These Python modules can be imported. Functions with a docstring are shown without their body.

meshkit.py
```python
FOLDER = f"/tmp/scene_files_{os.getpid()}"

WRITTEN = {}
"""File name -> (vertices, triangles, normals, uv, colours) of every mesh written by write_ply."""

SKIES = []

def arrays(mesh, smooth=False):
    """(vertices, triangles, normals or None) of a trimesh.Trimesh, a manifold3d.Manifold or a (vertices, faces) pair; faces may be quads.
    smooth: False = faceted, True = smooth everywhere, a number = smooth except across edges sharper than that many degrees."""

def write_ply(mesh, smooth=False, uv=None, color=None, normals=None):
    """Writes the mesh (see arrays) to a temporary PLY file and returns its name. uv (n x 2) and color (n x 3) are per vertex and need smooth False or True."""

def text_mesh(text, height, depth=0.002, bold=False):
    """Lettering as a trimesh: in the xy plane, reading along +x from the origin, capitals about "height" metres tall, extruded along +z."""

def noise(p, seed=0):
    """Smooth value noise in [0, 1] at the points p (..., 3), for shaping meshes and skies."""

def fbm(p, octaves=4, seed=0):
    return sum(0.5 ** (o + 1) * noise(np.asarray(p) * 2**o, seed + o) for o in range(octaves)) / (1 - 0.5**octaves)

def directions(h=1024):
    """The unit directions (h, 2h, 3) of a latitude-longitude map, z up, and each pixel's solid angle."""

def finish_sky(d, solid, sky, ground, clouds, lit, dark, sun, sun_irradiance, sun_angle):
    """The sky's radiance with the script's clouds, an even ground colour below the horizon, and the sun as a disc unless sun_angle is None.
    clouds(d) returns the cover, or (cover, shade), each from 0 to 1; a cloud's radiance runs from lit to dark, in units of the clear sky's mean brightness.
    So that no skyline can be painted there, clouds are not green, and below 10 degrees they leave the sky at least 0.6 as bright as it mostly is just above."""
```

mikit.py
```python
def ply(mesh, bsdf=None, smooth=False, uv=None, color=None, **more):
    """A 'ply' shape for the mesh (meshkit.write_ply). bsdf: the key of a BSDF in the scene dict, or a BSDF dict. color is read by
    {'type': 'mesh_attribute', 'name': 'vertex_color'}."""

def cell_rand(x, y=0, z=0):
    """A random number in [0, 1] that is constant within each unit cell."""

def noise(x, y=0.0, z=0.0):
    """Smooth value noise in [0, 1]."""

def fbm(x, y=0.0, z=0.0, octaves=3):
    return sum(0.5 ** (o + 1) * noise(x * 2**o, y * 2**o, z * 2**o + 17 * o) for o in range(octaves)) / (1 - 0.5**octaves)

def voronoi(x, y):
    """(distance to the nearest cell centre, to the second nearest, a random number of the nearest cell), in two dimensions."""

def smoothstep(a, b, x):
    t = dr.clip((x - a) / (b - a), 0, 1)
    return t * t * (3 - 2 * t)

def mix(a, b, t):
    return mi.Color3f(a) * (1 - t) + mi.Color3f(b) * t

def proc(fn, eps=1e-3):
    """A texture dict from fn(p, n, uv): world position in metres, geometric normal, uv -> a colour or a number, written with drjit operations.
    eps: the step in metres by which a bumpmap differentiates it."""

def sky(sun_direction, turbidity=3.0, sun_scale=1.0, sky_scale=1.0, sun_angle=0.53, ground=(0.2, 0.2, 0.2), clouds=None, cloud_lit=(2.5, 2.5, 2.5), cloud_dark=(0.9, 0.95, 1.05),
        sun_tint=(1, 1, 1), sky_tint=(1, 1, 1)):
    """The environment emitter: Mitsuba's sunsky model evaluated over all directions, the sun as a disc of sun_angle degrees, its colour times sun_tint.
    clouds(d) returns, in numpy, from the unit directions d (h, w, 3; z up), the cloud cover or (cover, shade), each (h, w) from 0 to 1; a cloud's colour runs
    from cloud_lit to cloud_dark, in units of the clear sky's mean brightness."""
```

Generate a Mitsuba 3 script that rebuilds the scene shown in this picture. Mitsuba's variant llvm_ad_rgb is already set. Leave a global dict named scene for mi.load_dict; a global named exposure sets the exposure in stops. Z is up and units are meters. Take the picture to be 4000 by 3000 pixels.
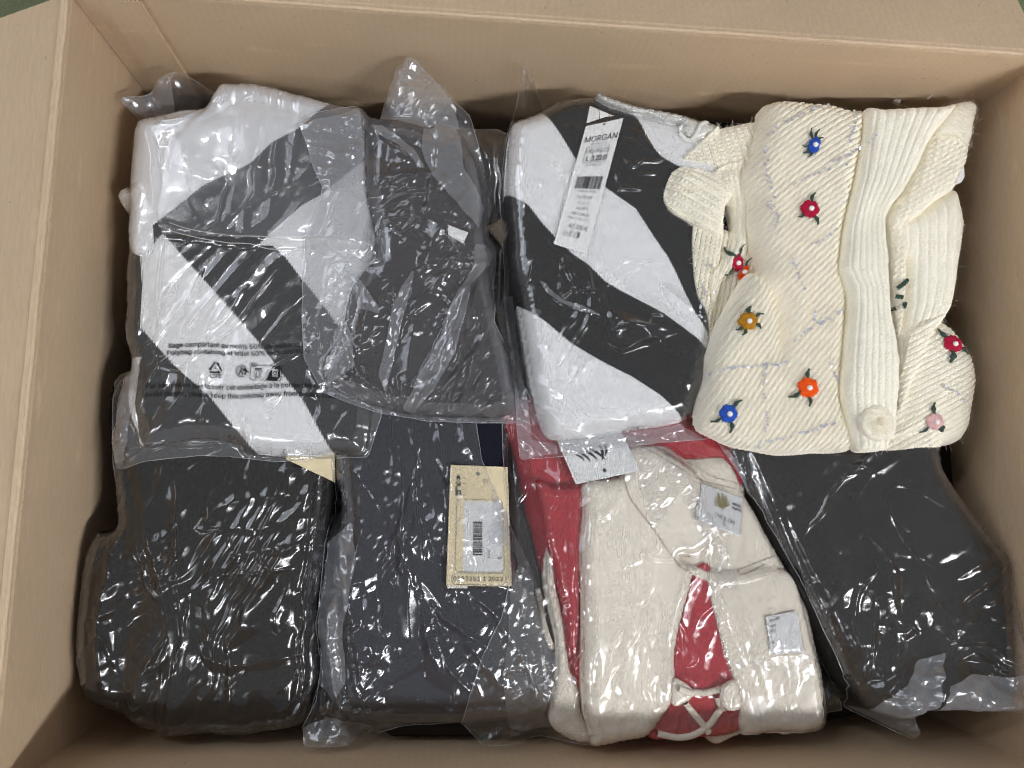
import math
import numpy as np
import trimesh
import shapely
from shapely.geometry import Polygon, LineString, box as sbox
from scipy import ndimage as ndi
import drjit as dr
import mitsuba as mi
import mikit
import meshkit

T = mi.ScalarTransform4f
scene, labels = {}, {}

# ------------------------------------------------------------------ camera, light, exposure
EYE = np.array([-0.1105, -0.0853, 0.8])
RV = np.array([0.99639, 0.02351, 0.08161])
UV = np.array([-0.03347, 0.99185, 0.12294])
FV = np.array([0.07805, 0.12523, -0.98905])
FOC = 3140.0                       # focal length in photograph pixels (4000 wide)
scene['camera'] = {'type': 'perspective', 'fov': 2 * math.degrees(math.atan(2000 / FOC)), 'fov_axis': 'x', 'near_clip': 0.05, 'far_clip': 60.0,
                   'to_world': T().look_at(origin=EYE.tolist(), target=(EYE + FV).tolist(), up=UV.tolist())}
exposure = 0.84
scene['room_light'] = {'type': 'constant', 'radiance': {'type': 'rgb', 'value': [0.122, 0.122, 0.122]}}


def lamp(key, pos, size, power, yaw=0.0, color=(0.97, 0.99, 1.0)):
    """a ceiling luminaire that shines straight down"""
    scene[key] = {'type': 'rectangle', 'to_world': T().translate(list(pos)).rotate([0, 0, 1], yaw).rotate([1, 0, 0], 180).scale([size[0] / 2, size[1] / 2, 1]),
                  'bsdf': {'type': 'diffuse', 'reflectance': {'type': 'rgb', 'value': [0.6, 0.6, 0.6]}},
                  'emitter': {'type': 'area', 'radiance': {'type': 'rgb', 'value': [power * c for c in color]}}}
    labels[key] = {'kind': 'structure'}


lamp('ceiling_light', (1.75, -1.25, 2.3), (1.3, 0.14), 84.0, 8)
lamp('ceiling_light_001', (-1.75, 1.0, 2.3), (1.3, 0.14), 20.0, 8)
lamp('ceiling_light_002', (-1.6, -1.4, 2.3), (1.3, 0.14), 17.0, 8)
scene['added_sheen_panel'] = {'type': 'rectangle', 'to_world': T().look_at(origin=[-1.9, 0.9, 1.75], target=[0, 0, 0], up=[0, 0, 1]).scale([0.75, 0.6, 1]),  # added unseen soft panel, gives the film broad cool reflections
                         'bsdf': {'type': 'diffuse', 'reflectance': {'type': 'rgb', 'value': [0.6, 0.6, 0.6]}},
                         'emitter': {'type': 'area', 'radiance': {'type': 'rgb', 'value': [1.05, 1.12, 1.25]}}}
labels['added_sheen_panel'] = {'kind': 'structure'}

# ------------------------------------------------------------------ helpers
rng = np.random.default_rng(11)


def px(pts, z=0.0):
    """photograph pixels -> the points of the place that they show at height z"""
    p = np.atleast_2d(np.asarray(pts, float))
    d = FV * FOC + (p[:, :1] - 2000) * RV - (p[:, 1:2] - 1500) * UV
    t = (np.broadcast_to(z, (len(p),)) - EYE[2]) / d[:, 2]
    return EYE + d * t[:, None]


def zm(pts, s, ox, oy):
    return [(x / s + ox, y / s + oy) for x, y in pts]


def spline(p, n=8, closed=True):
    p = np.asarray(p, float)
    k = len(p)
    out = []
    for i in range(k if closed else k - 1):
        a, b, c, d = (p[(i + j) % k] if closed else p[min(max(i + j, 0), k - 1)] for j in (-1, 0, 1, 2))
        m1, m2 = (c - a) * 0.42, (d - b) * 0.42
        for t in np.arange(n) / n:
            out.append((2 * t**3 - 3 * t**2 + 1) * b + (t**3 - 2 * t**2 + t) * m1 + (-2 * t**3 + 3 * t**2) * c + (t**3 - t**2) * m2)
    if not closed:
        out.append(p[-1])
    return np.array(out)


S = 0.0011
X0, Y0, NX, NY = -0.50, -0.375, 910, 682
gx, gy = X0 + S * np.arange(NX), Y0 + S * np.arange(NY)
XX, YY = np.meshgrid(gx, gy)
BW, BD, RIM = 0.9019, 0.6683, 0.12
WALLS = sbox(-BW / 2 + 0.004, -BD / 2 + 0.004, BW / 2 - 0.004, BD / 2 - 0.004)
H = np.full((NY, NX), -0.075)


def nz(x, y, f, seed):
    return meshkit.noise(np.stack([x * f, y * f, np.full_like(x, 3.7)], -1), seed) - 0.5


def fb(x, y, f, seed, o=3):
    return meshkit.fbm(np.stack([x * f, y * f, np.full_like(x, 1.3)], -1), o, seed) - 0.5


def tri(t):
    return 2 * np.abs(t - np.floor(t + 0.5))


def crumple(x, y, seed, k=1.0, scales=((0.11, 0.0060), (0.05, 0.0022), (0.02, 0.0005))):
    r = np.random.default_rng(seed)
    h = np.zeros_like(x)
    for lam, a in scales:
        for j in range(3):
            th = r.uniform(0, math.pi)
            ph = r.uniform(0, 10)
            w = 0.9 * fb(x, y, 0.8 / lam, int(r.integers(1e6)), 2)
            patch = np.clip(3.0 * (nz(x, y, 0.45 / lam, int(r.integers(1e6))) + 0.12), 0, 1)
            h += a * patch * (tri((x * math.cos(th) + y * math.sin(th)) / lam + ph + w * 1.6) - 0.5)
    return k * h


def crease(x, y, pts, amp, width):
    """height of a sharp fold that runs along the world polyline pts, tapering at both ends"""
    p = np.asarray(pts, float)
    seg = np.linalg.norm(np.diff(p, axis=0), axis=1)
    cum = np.concatenate([[0], np.cumsum(seg)])
    lo, hi = p.min(0) - width - 0.004, p.max(0) + width + 0.004
    w = (x > lo[0]) & (x < hi[0]) & (y > lo[1]) & (y < hi[1])
    out = np.zeros_like(x)
    if not w.any():
        return out
    xs, ys = x[w], y[w]
    xs, ys = xs + 0.004 * nz(xs, ys, 60, 5), ys + 0.004 * nz(xs, ys, 60, 9)
    best, at = np.full(xs.shape, 1e9), np.zeros(xs.shape)
    for i in range(len(seg)):
        d = (p[i + 1] - p[i]) / max(seg[i], 1e-9)
        t = np.clip((xs - p[i, 0]) * d[0] + (ys - p[i, 1]) * d[1], 0, seg[i])
        q = np.hypot(xs - p[i, 0] - t * d[0], ys - p[i, 1] - t * d[1])
        c = q < best
        best[c], at[c] = q[c], (cum[i] + t)[c]
    taper = np.sin(np.pi * np.clip(at / cum[-1], 0.02, 0.98)) ** 0.5
    out[w] = amp * taper * np.clip(1 - best / (width * (0.35 + 0.65 * taper)), 0, 1) ** 1.35
    return out


def fan(x, y, c, n, r0, r1, amp, seed, a0=None, a1=None):
    """folds that radiate from the point c"""
    dx, dy = x - c[0], y - c[1]
    r, th = np.hypot(dx, dy), np.arctan2(dy, dx)
    f = np.clip((r1 - r) / (r1 - r0), 0, 1) * np.clip(r / r0, 0, 1)
    if a0 is not None:
        f = f * np.clip((th - a0) / 0.25, 0, 1) * np.clip((a1 - th) / 0.25, 0, 1)
    t = th * n / (2 * math.pi) + 2.2 * fb(x, y, 16, seed, 2)
    f = f * np.clip(3 * (nz(x, y, 22, seed + 4) + 0.25), 0, 1)
    return amp * f * (tri(t) + 0.6 * tri(2.3 * t + 0.3) + 0.3 * tri(5.1 * t))


def streak(x, y, deg, lam, amp, seed, elong=12.0):
    """long sharp folds that run in one direction, here and there"""
    a = math.radians(deg)
    s, t = x * math.cos(a) + y * math.sin(a), -x * math.sin(a) + y * math.cos(a)
    n3 = lambda fs, ft, sd: meshkit.noise(np.stack([s * fs, t * ft, np.full_like(s, 2.9)], -1), sd) - 0.5
    t2 = t + 2.6 * lam * n3(0.22 / lam, 0.3 / lam, seed) + 0.5 * lam * n3(1.0 / lam, 1.0 / lam, seed + 1)
    patch = np.clip(4 * (n3(1 / (lam * elong), 0.6 / lam, seed + 2) - 0.06), 0, 1)
    u = t2 / lam
    d = np.abs(u - np.round(u)) * 2
    return amp * patch * np.clip(1 - d / 0.75, 0, 1) ** 1.25


class Win:
    """the part of the raster round an outline"""

    def __init__(self, poly, pad=0.03):
        x0, y0, x1, y1 = poly.bounds
        i0, i1 = max(int((x0 - pad - X0) / S), 0), min(int((x1 + pad - X0) / S) + 2, NX)
        j0, j1 = max(int((y0 - pad - Y0) / S), 0), min(int((y1 + pad - Y0) / S) + 2, NY)
        self.s = (slice(j0, j1), slice(i0, i1))
        self.x, self.y = XX[self.s], YY[self.s]
        self.poly = poly
        self.m = shapely.contains_xy(poly, self.x, self.y)
        self.d = ndi.distance_transform_edt(self.m) * S
        self.ox, self.oy = X0 + i0 * S, Y0 + j0 * S

    def sample(self, z, x, y):
        return ndi.map_coordinates(z, [(y - self.oy) / S, (x - self.ox) / S], order=1, mode='nearest')


def zsample(x, y, z=None):
    q = ndi.map_coordinates(H if z is None else z, [np.atleast_1d((np.asarray(y) - Y0) / S), np.atleast_1d((np.asarray(x) - X0) / S)], order=1, mode='nearest')
    return q if np.ndim(x) else float(q[0])


def outline(pts, z, smooth=True, wig=0.0, seed=0, n=8):
    w = px(pts, z)[:, :2]
    if smooth:
        w = spline(w, n)
    if wig:
        t = np.arange(len(w))
        w = w + wig * np.stack([nz(w[:, 0], w[:, 1], 45, seed), nz(w[:, 0], w[:, 1], 45, seed + 1)], -1) * 2
    p = Polygon(w).buffer(0)
    p = p.intersection(WALLS)
    if p.geom_type != 'Polygon':
        p = max(p.geoms, key=lambda g: g.area)
    return Polygon(p.exterior)


def sheet(poly, zfun, step, skirt=0.0, hole=None):
    """a mesh over the polygon, its rim cut along the outline, z = zfun(x, y)"""
    x0, y0, x1, y1 = poly.bounds
    xs, ys = np.arange(x0 - step, x1 + 2 * step, step), np.arange(y0 - step, y1 + 2 * step, step)
    X, Y = np.meshgrid(xs, ys)
    inside = shapely.contains_xy(poly, X, Y)
    if hole is not None:
        inside &= ~shapely.contains_xy(hole, X, Y)
    ny, nx = X.shape
    cell = inside[:-1, :-1].astype(int) + inside[1:, :-1] + inside[:-1, 1:] + inside[1:, 1:]
    use = cell >= 2
    idx = np.arange(ny * nx).reshape(ny, nx)
    a, b, c, d = idx[:-1, :-1][use], idx[:-1, 1:][use], idx[1:, 1:][use], idx[1:, :-1][use]
    f = np.vstack([np.stack([a, b, c], -1), np.stack([a, c, d], -1)])
    P = np.stack([X.ravel(), Y.ravel()], -1)
    used = np.unique(f)
    ring = poly.exterior
    edge = np.zeros(ny * nx, bool)
    e = np.sort(np.vstack([f[:, [0, 1]], f[:, [1, 2]], f[:, [2, 0]]]), axis=1)
    ue, cnt = np.unique(e, axis=0, return_counts=True)
    edge[ue[cnt == 1].ravel()] = True
    mv = used[edge[used] | ~inside.ravel()[used]]
    if len(mv):
        g = shapely.points(P[mv])
        q = shapely.get_coordinates(shapely.line_interpolate_point(ring, shapely.line_locate_point(ring, g)))
        near = np.linalg.norm(q - P[mv], axis=1) < 2.2 * step
        P[mv[near]] = q[near]
    remap = -np.ones(ny * nx, int)
    remap[used] = np.arange(len(used))
    f = remap[f]
    P = P[used]
    z = zfun(P[:, 0], P[:, 1])
    v = np.column_stack([P, z])
    if skirt:
        e = np.vstack([f[:, [0, 1]], f[:, [1, 2]], f[:, [2, 0]]])
        key = np.sort(e, axis=1)
        _, inv, cnt = np.unique(key, axis=0, return_inverse=True, return_counts=True)
        be = e[cnt[inv.ravel()] == 1]
        bv = np.unique(be)
        m2 = -np.ones(len(v), int)
        m2[bv] = len(v) + np.arange(len(bv))
        low = v[bv].copy()
        low[:, 2] -= skirt
        v = np.vstack([v, low])
        f = np.vstack([f, np.stack([be[:, 1], be[:, 0], m2[be[:, 0]]], -1), np.stack([be[:, 1], m2[be[:, 0]], m2[be[:, 1]]], -1)])
    return trimesh.Trimesh(v, f, process=False)


def tube(p, r, sides=6, close=False):
    p = np.asarray(p, float)
    t = np.gradient(p, axis=0)
    t /= np.linalg.norm(t, axis=1, keepdims=True) + 1e-12
    up = np.where(np.abs(t[:, 2:]) < 0.9, [0, 0, 1.0], [1.0, 0, 0])
    a = np.cross(t, up)
    a /= np.linalg.norm(a, axis=1, keepdims=True) + 1e-12
    b = np.cross(t, a)
    ang = np.arange(sides) * 2 * np.pi / sides
    rr = np.broadcast_to(r, (len(p),))[:, None, None]
    v = (p[:, None] + rr * (np.cos(ang)[None, :, None] * a[:, None] + np.sin(ang)[None, :, None] * b[:, None])).reshape(-1, 3)
    i, j = np.meshgrid(np.arange(len(p) - 1), np.arange(sides), indexing='ij')
    q = np.stack([i * sides + j, i * sides + (j + 1) % sides, (i + 1) * sides + (j + 1) % sides, (i + 1) * sides + j], -1).reshape(-1, 4)
    return trimesh.Trimesh(v, np.vstack([q[:, [0, 2, 1]], q[:, [0, 3, 2]]]), process=False)


def join(ms):
    ms = [m for m in ms if m is not None and len(m.faces)]
    return trimesh.util.concatenate(ms)


def add(key, mesh, mat, smooth=True, **k):
    n, base = 1, key
    while key in scene:
        key, n = f'{base}_{n:03d}', n + 1
    scene[key] = mikit.ply(mesh, mat, smooth=smooth, **k)
    return key


def tag(key, label=None, cat=None, group=None, kind=None):
    labels[key] = {k: v for k, v in (('label', label), ('category', cat), ('group', group), ('kind', kind)) if v}


def resample(p, step):
    p = np.asarray(p, float)
    s = np.concatenate([[0], np.cumsum(np.linalg.norm(np.diff(p, axis=0), axis=1))])
    q = np.linspace(0, s[-1], max(int(s[-1] / step), 2))
    return np.stack([np.interp(q, s, p[:, i]) for i in range(p.shape[1])], -1)


# ------------------------------------------------------------------ materials
def rgb(*c):
    return {'type': 'rgb', 'value': list(c)}


def two(b):
    return {'type': 'twosided', 'bsdf': b}


def cloth(color, bump=None, scale=1.0, rough=0.85, spec=0.25, sheen=0.0):
    b = {'type': 'principled', 'base_color': color, 'roughness': rough, 'specular': spec, 'sheen': sheen}
    if bump is not None:
        b = {'type': 'bumpmap', 'scale': scale, 'texture': bump, 'bsdf': b}
    return two(b)


def weave(f):
    def fn(p, n, uv):
        return 0.5 + 0.25 * dr.sin(p.x * f) * dr.sin(p.y * f) + 0.5 * mikit.noise(p.x * f * 0.35, p.y * f * 0.35, p.z * 900)
    return mikit.proc(fn, eps=2e-4)


def tone(c, var=0.15, f=55.0, fine=700.0, fv=0.25):
    c = np.array(c, float)

    def fn(p, n, uv):
        t = mikit.fbm(p.x * f, p.y * f, p.z * f) - 0.5
        g = mikit.noise(p.x * fine, p.y * fine, p.z * fine) - 0.5
        return mi.Color3f(c.tolist()) * (1 + var * 2 * t + fv * g)
    return mikit.proc(fn)


def kraft_fn(base):
    def fn(p, n, uv):
        fib = mikit.noise(p.x * 900, p.y * 130, p.z * 700) - 0.5
        big = mikit.fbm(p.x * 9, p.y * 9, p.z * 9) - 0.5
        flute = dr.sin(p.x * 2 * math.pi / 0.0075)
        speck = mikit.smoothstep(0.93, 0.99, mikit.noise(p.x * 260, p.y * 260, p.z * 260))
        scuff = mikit.smoothstep(0.66, 0.80, mikit.fbm(p.x * 16 + 3, p.y * 16, p.z * 60)) * mikit.noise(p.x * 420, p.y * 420, p.z * 420)
        return mi.Color3f(base) * (1 + 0.11 * fib + 0.14 * big + 0.01 * flute + 0.16 * scuff) * (1 - 0.35 * speck)
    return mikit.proc(fn)


scene['mat_kraft'] = two({'type': 'principled', 'base_color': kraft_fn([0.585, 0.432, 0.292]), 'roughness': 0.75, 'specular': 0.2})
scene['mat_kraft_crease'] = two({'type': 'principled', 'base_color': kraft_fn([0.64, 0.485, 0.335]), 'roughness': 0.8, 'specular': 0.15})
scene['mat_flute'] = two({'type': 'principled', 'base_color': rgb(0.30, 0.21, 0.14), 'roughness': 0.9})
scene['mat_floor'] = {'type': 'principled', 'base_color': tone([0.17, 0.19, 0.10], 0.2, 20), 'roughness': 0.5, 'specular': 0.3}
scene['mat_black'] = cloth(tone([0.012, 0.0105, 0.009], 0.2, 55, 700, 0.1), weave(5200), 0.00022, 0.9, 0.15)
scene['mat_brown_black'] = cloth(tone([0.021, 0.0175, 0.0155], 0.2, 55, 700, 0.1), weave(5200), 0.00022, 0.9, 0.15)
scene['mat_navy'] = cloth(tone([0.009, 0.010, 0.018], 0.2, 55, 700, 0.1), weave(5200), 0.00022, 0.9, 0.15)
scene['mat_grey'] = cloth(tone([0.020, 0.0185, 0.017], 0.15, 55, 700, 0.1), weave(4800), 0.00022, 0.9, 0.15)
scene['mat_red'] = cloth(tone([0.44, 0.018, 0.032], 0.12), weave(4200), 0.00025, 0.85, 0.2)
scene['mat_beige'] = cloth(tone([0.76, 0.70, 0.61], 0.06, 60, 520, 0.14), weave(3600), 0.0003, 0.9, 0.15)
scene['mat_cord'] = cloth(tone([0.68, 0.62, 0.54], 0.1), weave(4200), 0.0004, 0.9, 0.15)
scene['mat_thread'] = two({'type': 'diffuse', 'reflectance': rgb(0.20, 0.12, 0.09)})
scene['mat_white_thread'] = two({'type': 'diffuse', 'reflectance': rgb(0.75, 0.74, 0.7)})
scene['mat_wool'] = cloth(tone([0.86, 0.82, 0.71], 0.06, 90, 1300, 0.16), None, 1, 0.95, 0.1, 0.3)
scene['mat_paper'] = two({'type': 'principled', 'base_color': rgb(0.80, 0.80, 0.80), 'roughness': 0.6, 'specular': 0.3})
scene['mat_label'] = two({'type': 'principled', 'base_color': rgb(0.62, 0.62, 0.63), 'roughness': 0.5, 'specular': 0.4})
scene['mat_kraft_card'] = two({'type': 'principled', 'base_color': tone([0.68, 0.575, 0.375], 0.05, 40, 900, 0.05), 'roughness': 0.7})
scene['mat_kraft_card_dark'] = two({'type': 'principled', 'base_color': tone([0.45, 0.34, 0.22], 0.06, 60, 900, 0.12), 'roughness': 0.7})
scene['mat_ink'] = two({'type': 'diffuse', 'reflectance': rgb(0.025, 0.025, 0.028)})
scene['mat_grey_ink'] = two({'type': 'diffuse', 'reflectance': rgb(0.18, 0.18, 0.19)})
scene['mat_pale_ink'] = two({'type': 'diffuse', 'reflectance': rgb(0.34, 0.35, 0.38)})
scene['mat_gold_ink'] = two({'type': 'diffuse', 'reflectance': rgb(0.22, 0.19, 0.09)})


def film_mat(veil, haze, alpha=0.05, tint=(0.60, 0.62, 0.66)):
    return {'type': 'blendbsdf', 'weight': veil, 'clear': {'type': 'thindielectric', 'int_ior': 1.5},
            'coat': two({'type': 'blendbsdf', 'weight': haze, 'gloss': {'type': 'roughconductor', 'material': 'none', 'alpha': alpha, 'specular_reflectance': rgb(0.8, 0.8, 0.82)},
                         'milk': {'type': 'diffuse', 'reflectance': rgb(*tint)}})}


scene['mat_film_clear'] = film_mat(0.048, 0.24)
scene['mat_film'] = film_mat(0.095, 0.42)
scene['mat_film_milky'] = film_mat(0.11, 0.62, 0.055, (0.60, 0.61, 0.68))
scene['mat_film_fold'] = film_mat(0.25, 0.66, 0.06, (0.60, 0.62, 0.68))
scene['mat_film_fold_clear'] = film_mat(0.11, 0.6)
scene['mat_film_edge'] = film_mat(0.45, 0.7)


def pl(t, xs, ys):
    """piecewise linear function, in drjit"""
    s = np.diff(ys) / np.diff(xs)
    r = (t - float(xs[0])) * float(s[0]) + float(ys[0])
    for i in range(1, len(s)):
        r = r + float(s[i] - s[i - 1]) * dr.maximum(t - float(xs[i]), 0)
    return r


def curve(pts, z):
    """edge of a colour band, as x over y, in the place's metres"""
    w = px(pts, z)[:, :2]
    o = np.argsort(w[:, 1])
    return w[o, 1], w[o, 0]


RIB = 0.0025


def rib_bump(tilt):
    def fn(p, n, uv):
        u = (p.x + tilt * p.y) / RIB
        t = u - dr.floor(u)
        return dr.sin(t * math.pi) * 1.0 + 0.25 * mikit.noise(p.x * 1500, p.y * 500, p.z * 500)
    return mikit.proc(fn, eps=3e-4)


BLACKK, WHITEK = [0.022, 0.022, 0.022], [0.82, 0.82, 0.83]


def zig(p, tilt):
    u = (p.x + tilt * p.y) / RIB
    return (u - dr.floor(u) - 0.5) * 0.0021


# ------------------------------------------------------------------ the floor and the box
add('floor', trimesh.Trimesh([[-3, -3, -0.36], [3, -3, -0.36], [3, 3, -0.36], [-3, 3, -0.36]], [[0, 1, 2], [0, 2, 3]], process=False), 'mat_floor', False)
tag('floor', 'grey green floor outside the box at the top left corner', None, None, 'structure')

TH = 0.006
zb = -0.35


def panel(origin, du, dv, nu, nv, thick, bulge=0.0, seed=0, amp=0.0022):
    """a sheet of board: origin + u du + v dv, thick to the right of du x dv, softly uneven"""
    o, du, dv = (np.asarray(v, float) for v in (origin, du, dv))
    u, v = np.meshgrid(np.linspace(0, 1, nu), np.linspace(0, 1, nv))
    n = np.cross(du, dv)
    n /= np.linalg.norm(n)
    P = o + u[..., None] * du + v[..., None] * dv
    q = 4 * u * (1 - u) * np.clip(4 * v * (1 - v), 0, 1)
    off = bulge * q + amp * 2 * (meshkit.fbm(np.stack([u * 5, v * 4, np.full_like(u, seed)], -1), 3, seed) - 0.5) * np.clip(q * 6, 0, 1)
    P = P + off[..., None] * n
    A = P.reshape(-1, 3)
    B = (P - thick * n).reshape(-1, 3)
    idx = np.arange(nu * nv).reshape(nv, nu)
    a, b, c, d = idx[:-1, :-1].ravel(), idx[:-1, 1:].ravel(), idx[1:, 1:].ravel(), idx[1:, :-1].ravel()
    f = np.vstack([np.stack([a, b, c], -1), np.stack([a, c, d], -1)])
    g = f[:, ::-1] + nu * nv
    ring = np.concatenate([idx[0, :], idx[1:, -1], idx[-1, -2::-1], idx[-2:0:-1, 0]])
    r2 = np.roll(ring, -1)
    s = np.vstack([np.stack([ring, ring + nu * nv, r2], -1), np.stack([r2, ring + nu * nv, r2 + nu * nv], -1)])
    return trimesh.Trimesh(np.vstack([A, B]), np.vstack([f, g, s]), process=False)


hx, hy = BW / 2, BD / 2
hgt = RIM - zb
box_parts = {
    'cardboard_box__wall': panel((-hx, -hy, zb), (0, BD, 0), (0, 0, hgt), 60, 40, TH, -0.003, 1),            # left
    'cardboard_box__wall_001': panel((-hx, hy, zb), (BW, 0, 0), (0, 0, hgt), 60, 40, TH, -0.004, 2),         # back
    'cardboard_box__wall_002': panel((hx, hy, zb), (0, -BD, 0), (0, 0, hgt), 60, 40, TH, -0.004, 3),         # right
    'cardboard_box__wall_003': panel((hx, -hy, zb), (-BW, 0, 0), (0, 0, hgt), 60, 40, TH, -0.004, 4),        # front
    'cardboard_box__base': panel((-hx, -hy, zb), (BW, 0, 0), (0, BD, 0), 30, 20, TH, 0.0, 5),
}
for k, m in box_parts.items():
    add(k, m, 'mat_kraft', 40)
labels['cardboard_box'] = {'label': 'large open brown cardboard box that holds all the packed clothes', 'category': 'cardboard box'}


def flap(side, ang, length, seed, inset=0.006):
    """a lid flap folded outwards, ang degrees below the horizontal"""
    c, s = math.cos(math.radians(ang)), math.sin(math.radians(ang))
    r = 0.0015
    if side == 'left':
        return panel((-hx - r, -hy + inset, RIM + 0.0005), (0, BD - 2 * inset, 0), (-length * c, 0, -length * s), 60, 30, TH, 0.004, seed, 0.002)
    if side == 'back':
        return panel((-hx + inset, hy + r, RIM + 0.001), (BW - 2 * inset, 0, 0), (0, length * c, -length * s), 60, 30, TH, 0.004, seed, 0.002)
    if side == 'right':
        return panel((hx + r, hy - inset, RIM + 0.001), (0, -BD + 2 * inset, 0), (length * c, 0, -length * s), 60, 30, TH, 0.004, seed, 0.002)
    return panel((hx - inset, -hy - r, RIM + 0.001), (-BW + 2 * inset, 0, 0), (0, -length * c, -length * s), 60, 30, TH, 0.004, seed, 0.002)


add('cardboard_box__flap', flap('left', 30, 0.33, 21), 'mat_kraft', 40)
add('cardboard_box__flap_001', flap('back', 22, 0.33, 22), 'mat_kraft', 40)
add('cardboard_box__flap_002', flap('right', 55, 0.33, 23), 'mat_kraft', 40)
add('cardboard_box__flap_003', flap('front', 55, 0.33, 24), 'mat_kraft', 40)


def crease_bar(a, b, r=0.0018):
    p = resample(np.array([a, b]), 0.006)
    p = p + np.stack([nz(p[:, 0], p[:, 1], 30, 3), nz(p[:, 0], p[:, 1], 30, 4), nz(p[:, 0] + 5, p[:, 1], 60, 5)], -1) * 0.0012
    return tube(p, r * (1 + 0.15 * nz(p[:, 0], p[:, 1], 160, 8)), 10)


zr = RIM - 0.001
for a, b in (((-hx - 0.001, -hy, zr), (-hx - 0.001, hy, zr)), ((-hx, hy + 0.001, zr), (hx, hy + 0.001, zr)),
             ((hx + 0.001, -hy, zr), (hx + 0.001, hy, zr)), ((-hx, -hy - 0.001, zr), (hx, -hy - 0.001, zr))):
    add('cardboard_box__crease', crease_bar(a, b), 'mat_kraft_crease')
# the glued joint: a tab of the left wall lapped on the inside of the back wall
tabw = 0.056
add('cardboard_box__joint_tab', panel((-hx + 0.001, hy - 0.0045, zb), (tabw, 0, 0), (0, 0, hgt - 0.006), 12, 40, 0.004, 0.0, 6), 'mat_kraft', 40)
fl = []
zt = RIM - 0.006
for i in range(16):
    x0 = -hx + 0.002 + i * tabw / 16
    p = np.array([[x0 + t * tabw / 16, hy - 0.0025 + 0.0014 * math.sin(2 * math.pi * t), zt] for t in np.linspace(0, 1, 9)])
    fl.append(tube(p, 0.0005, 5))
add('cardboard_box__joint_tab__fluting', join(fl), 'mat_flute')
labels['cardboard_box__joint_tab__fluting'] = {'kind': 'stuff'}


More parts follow.
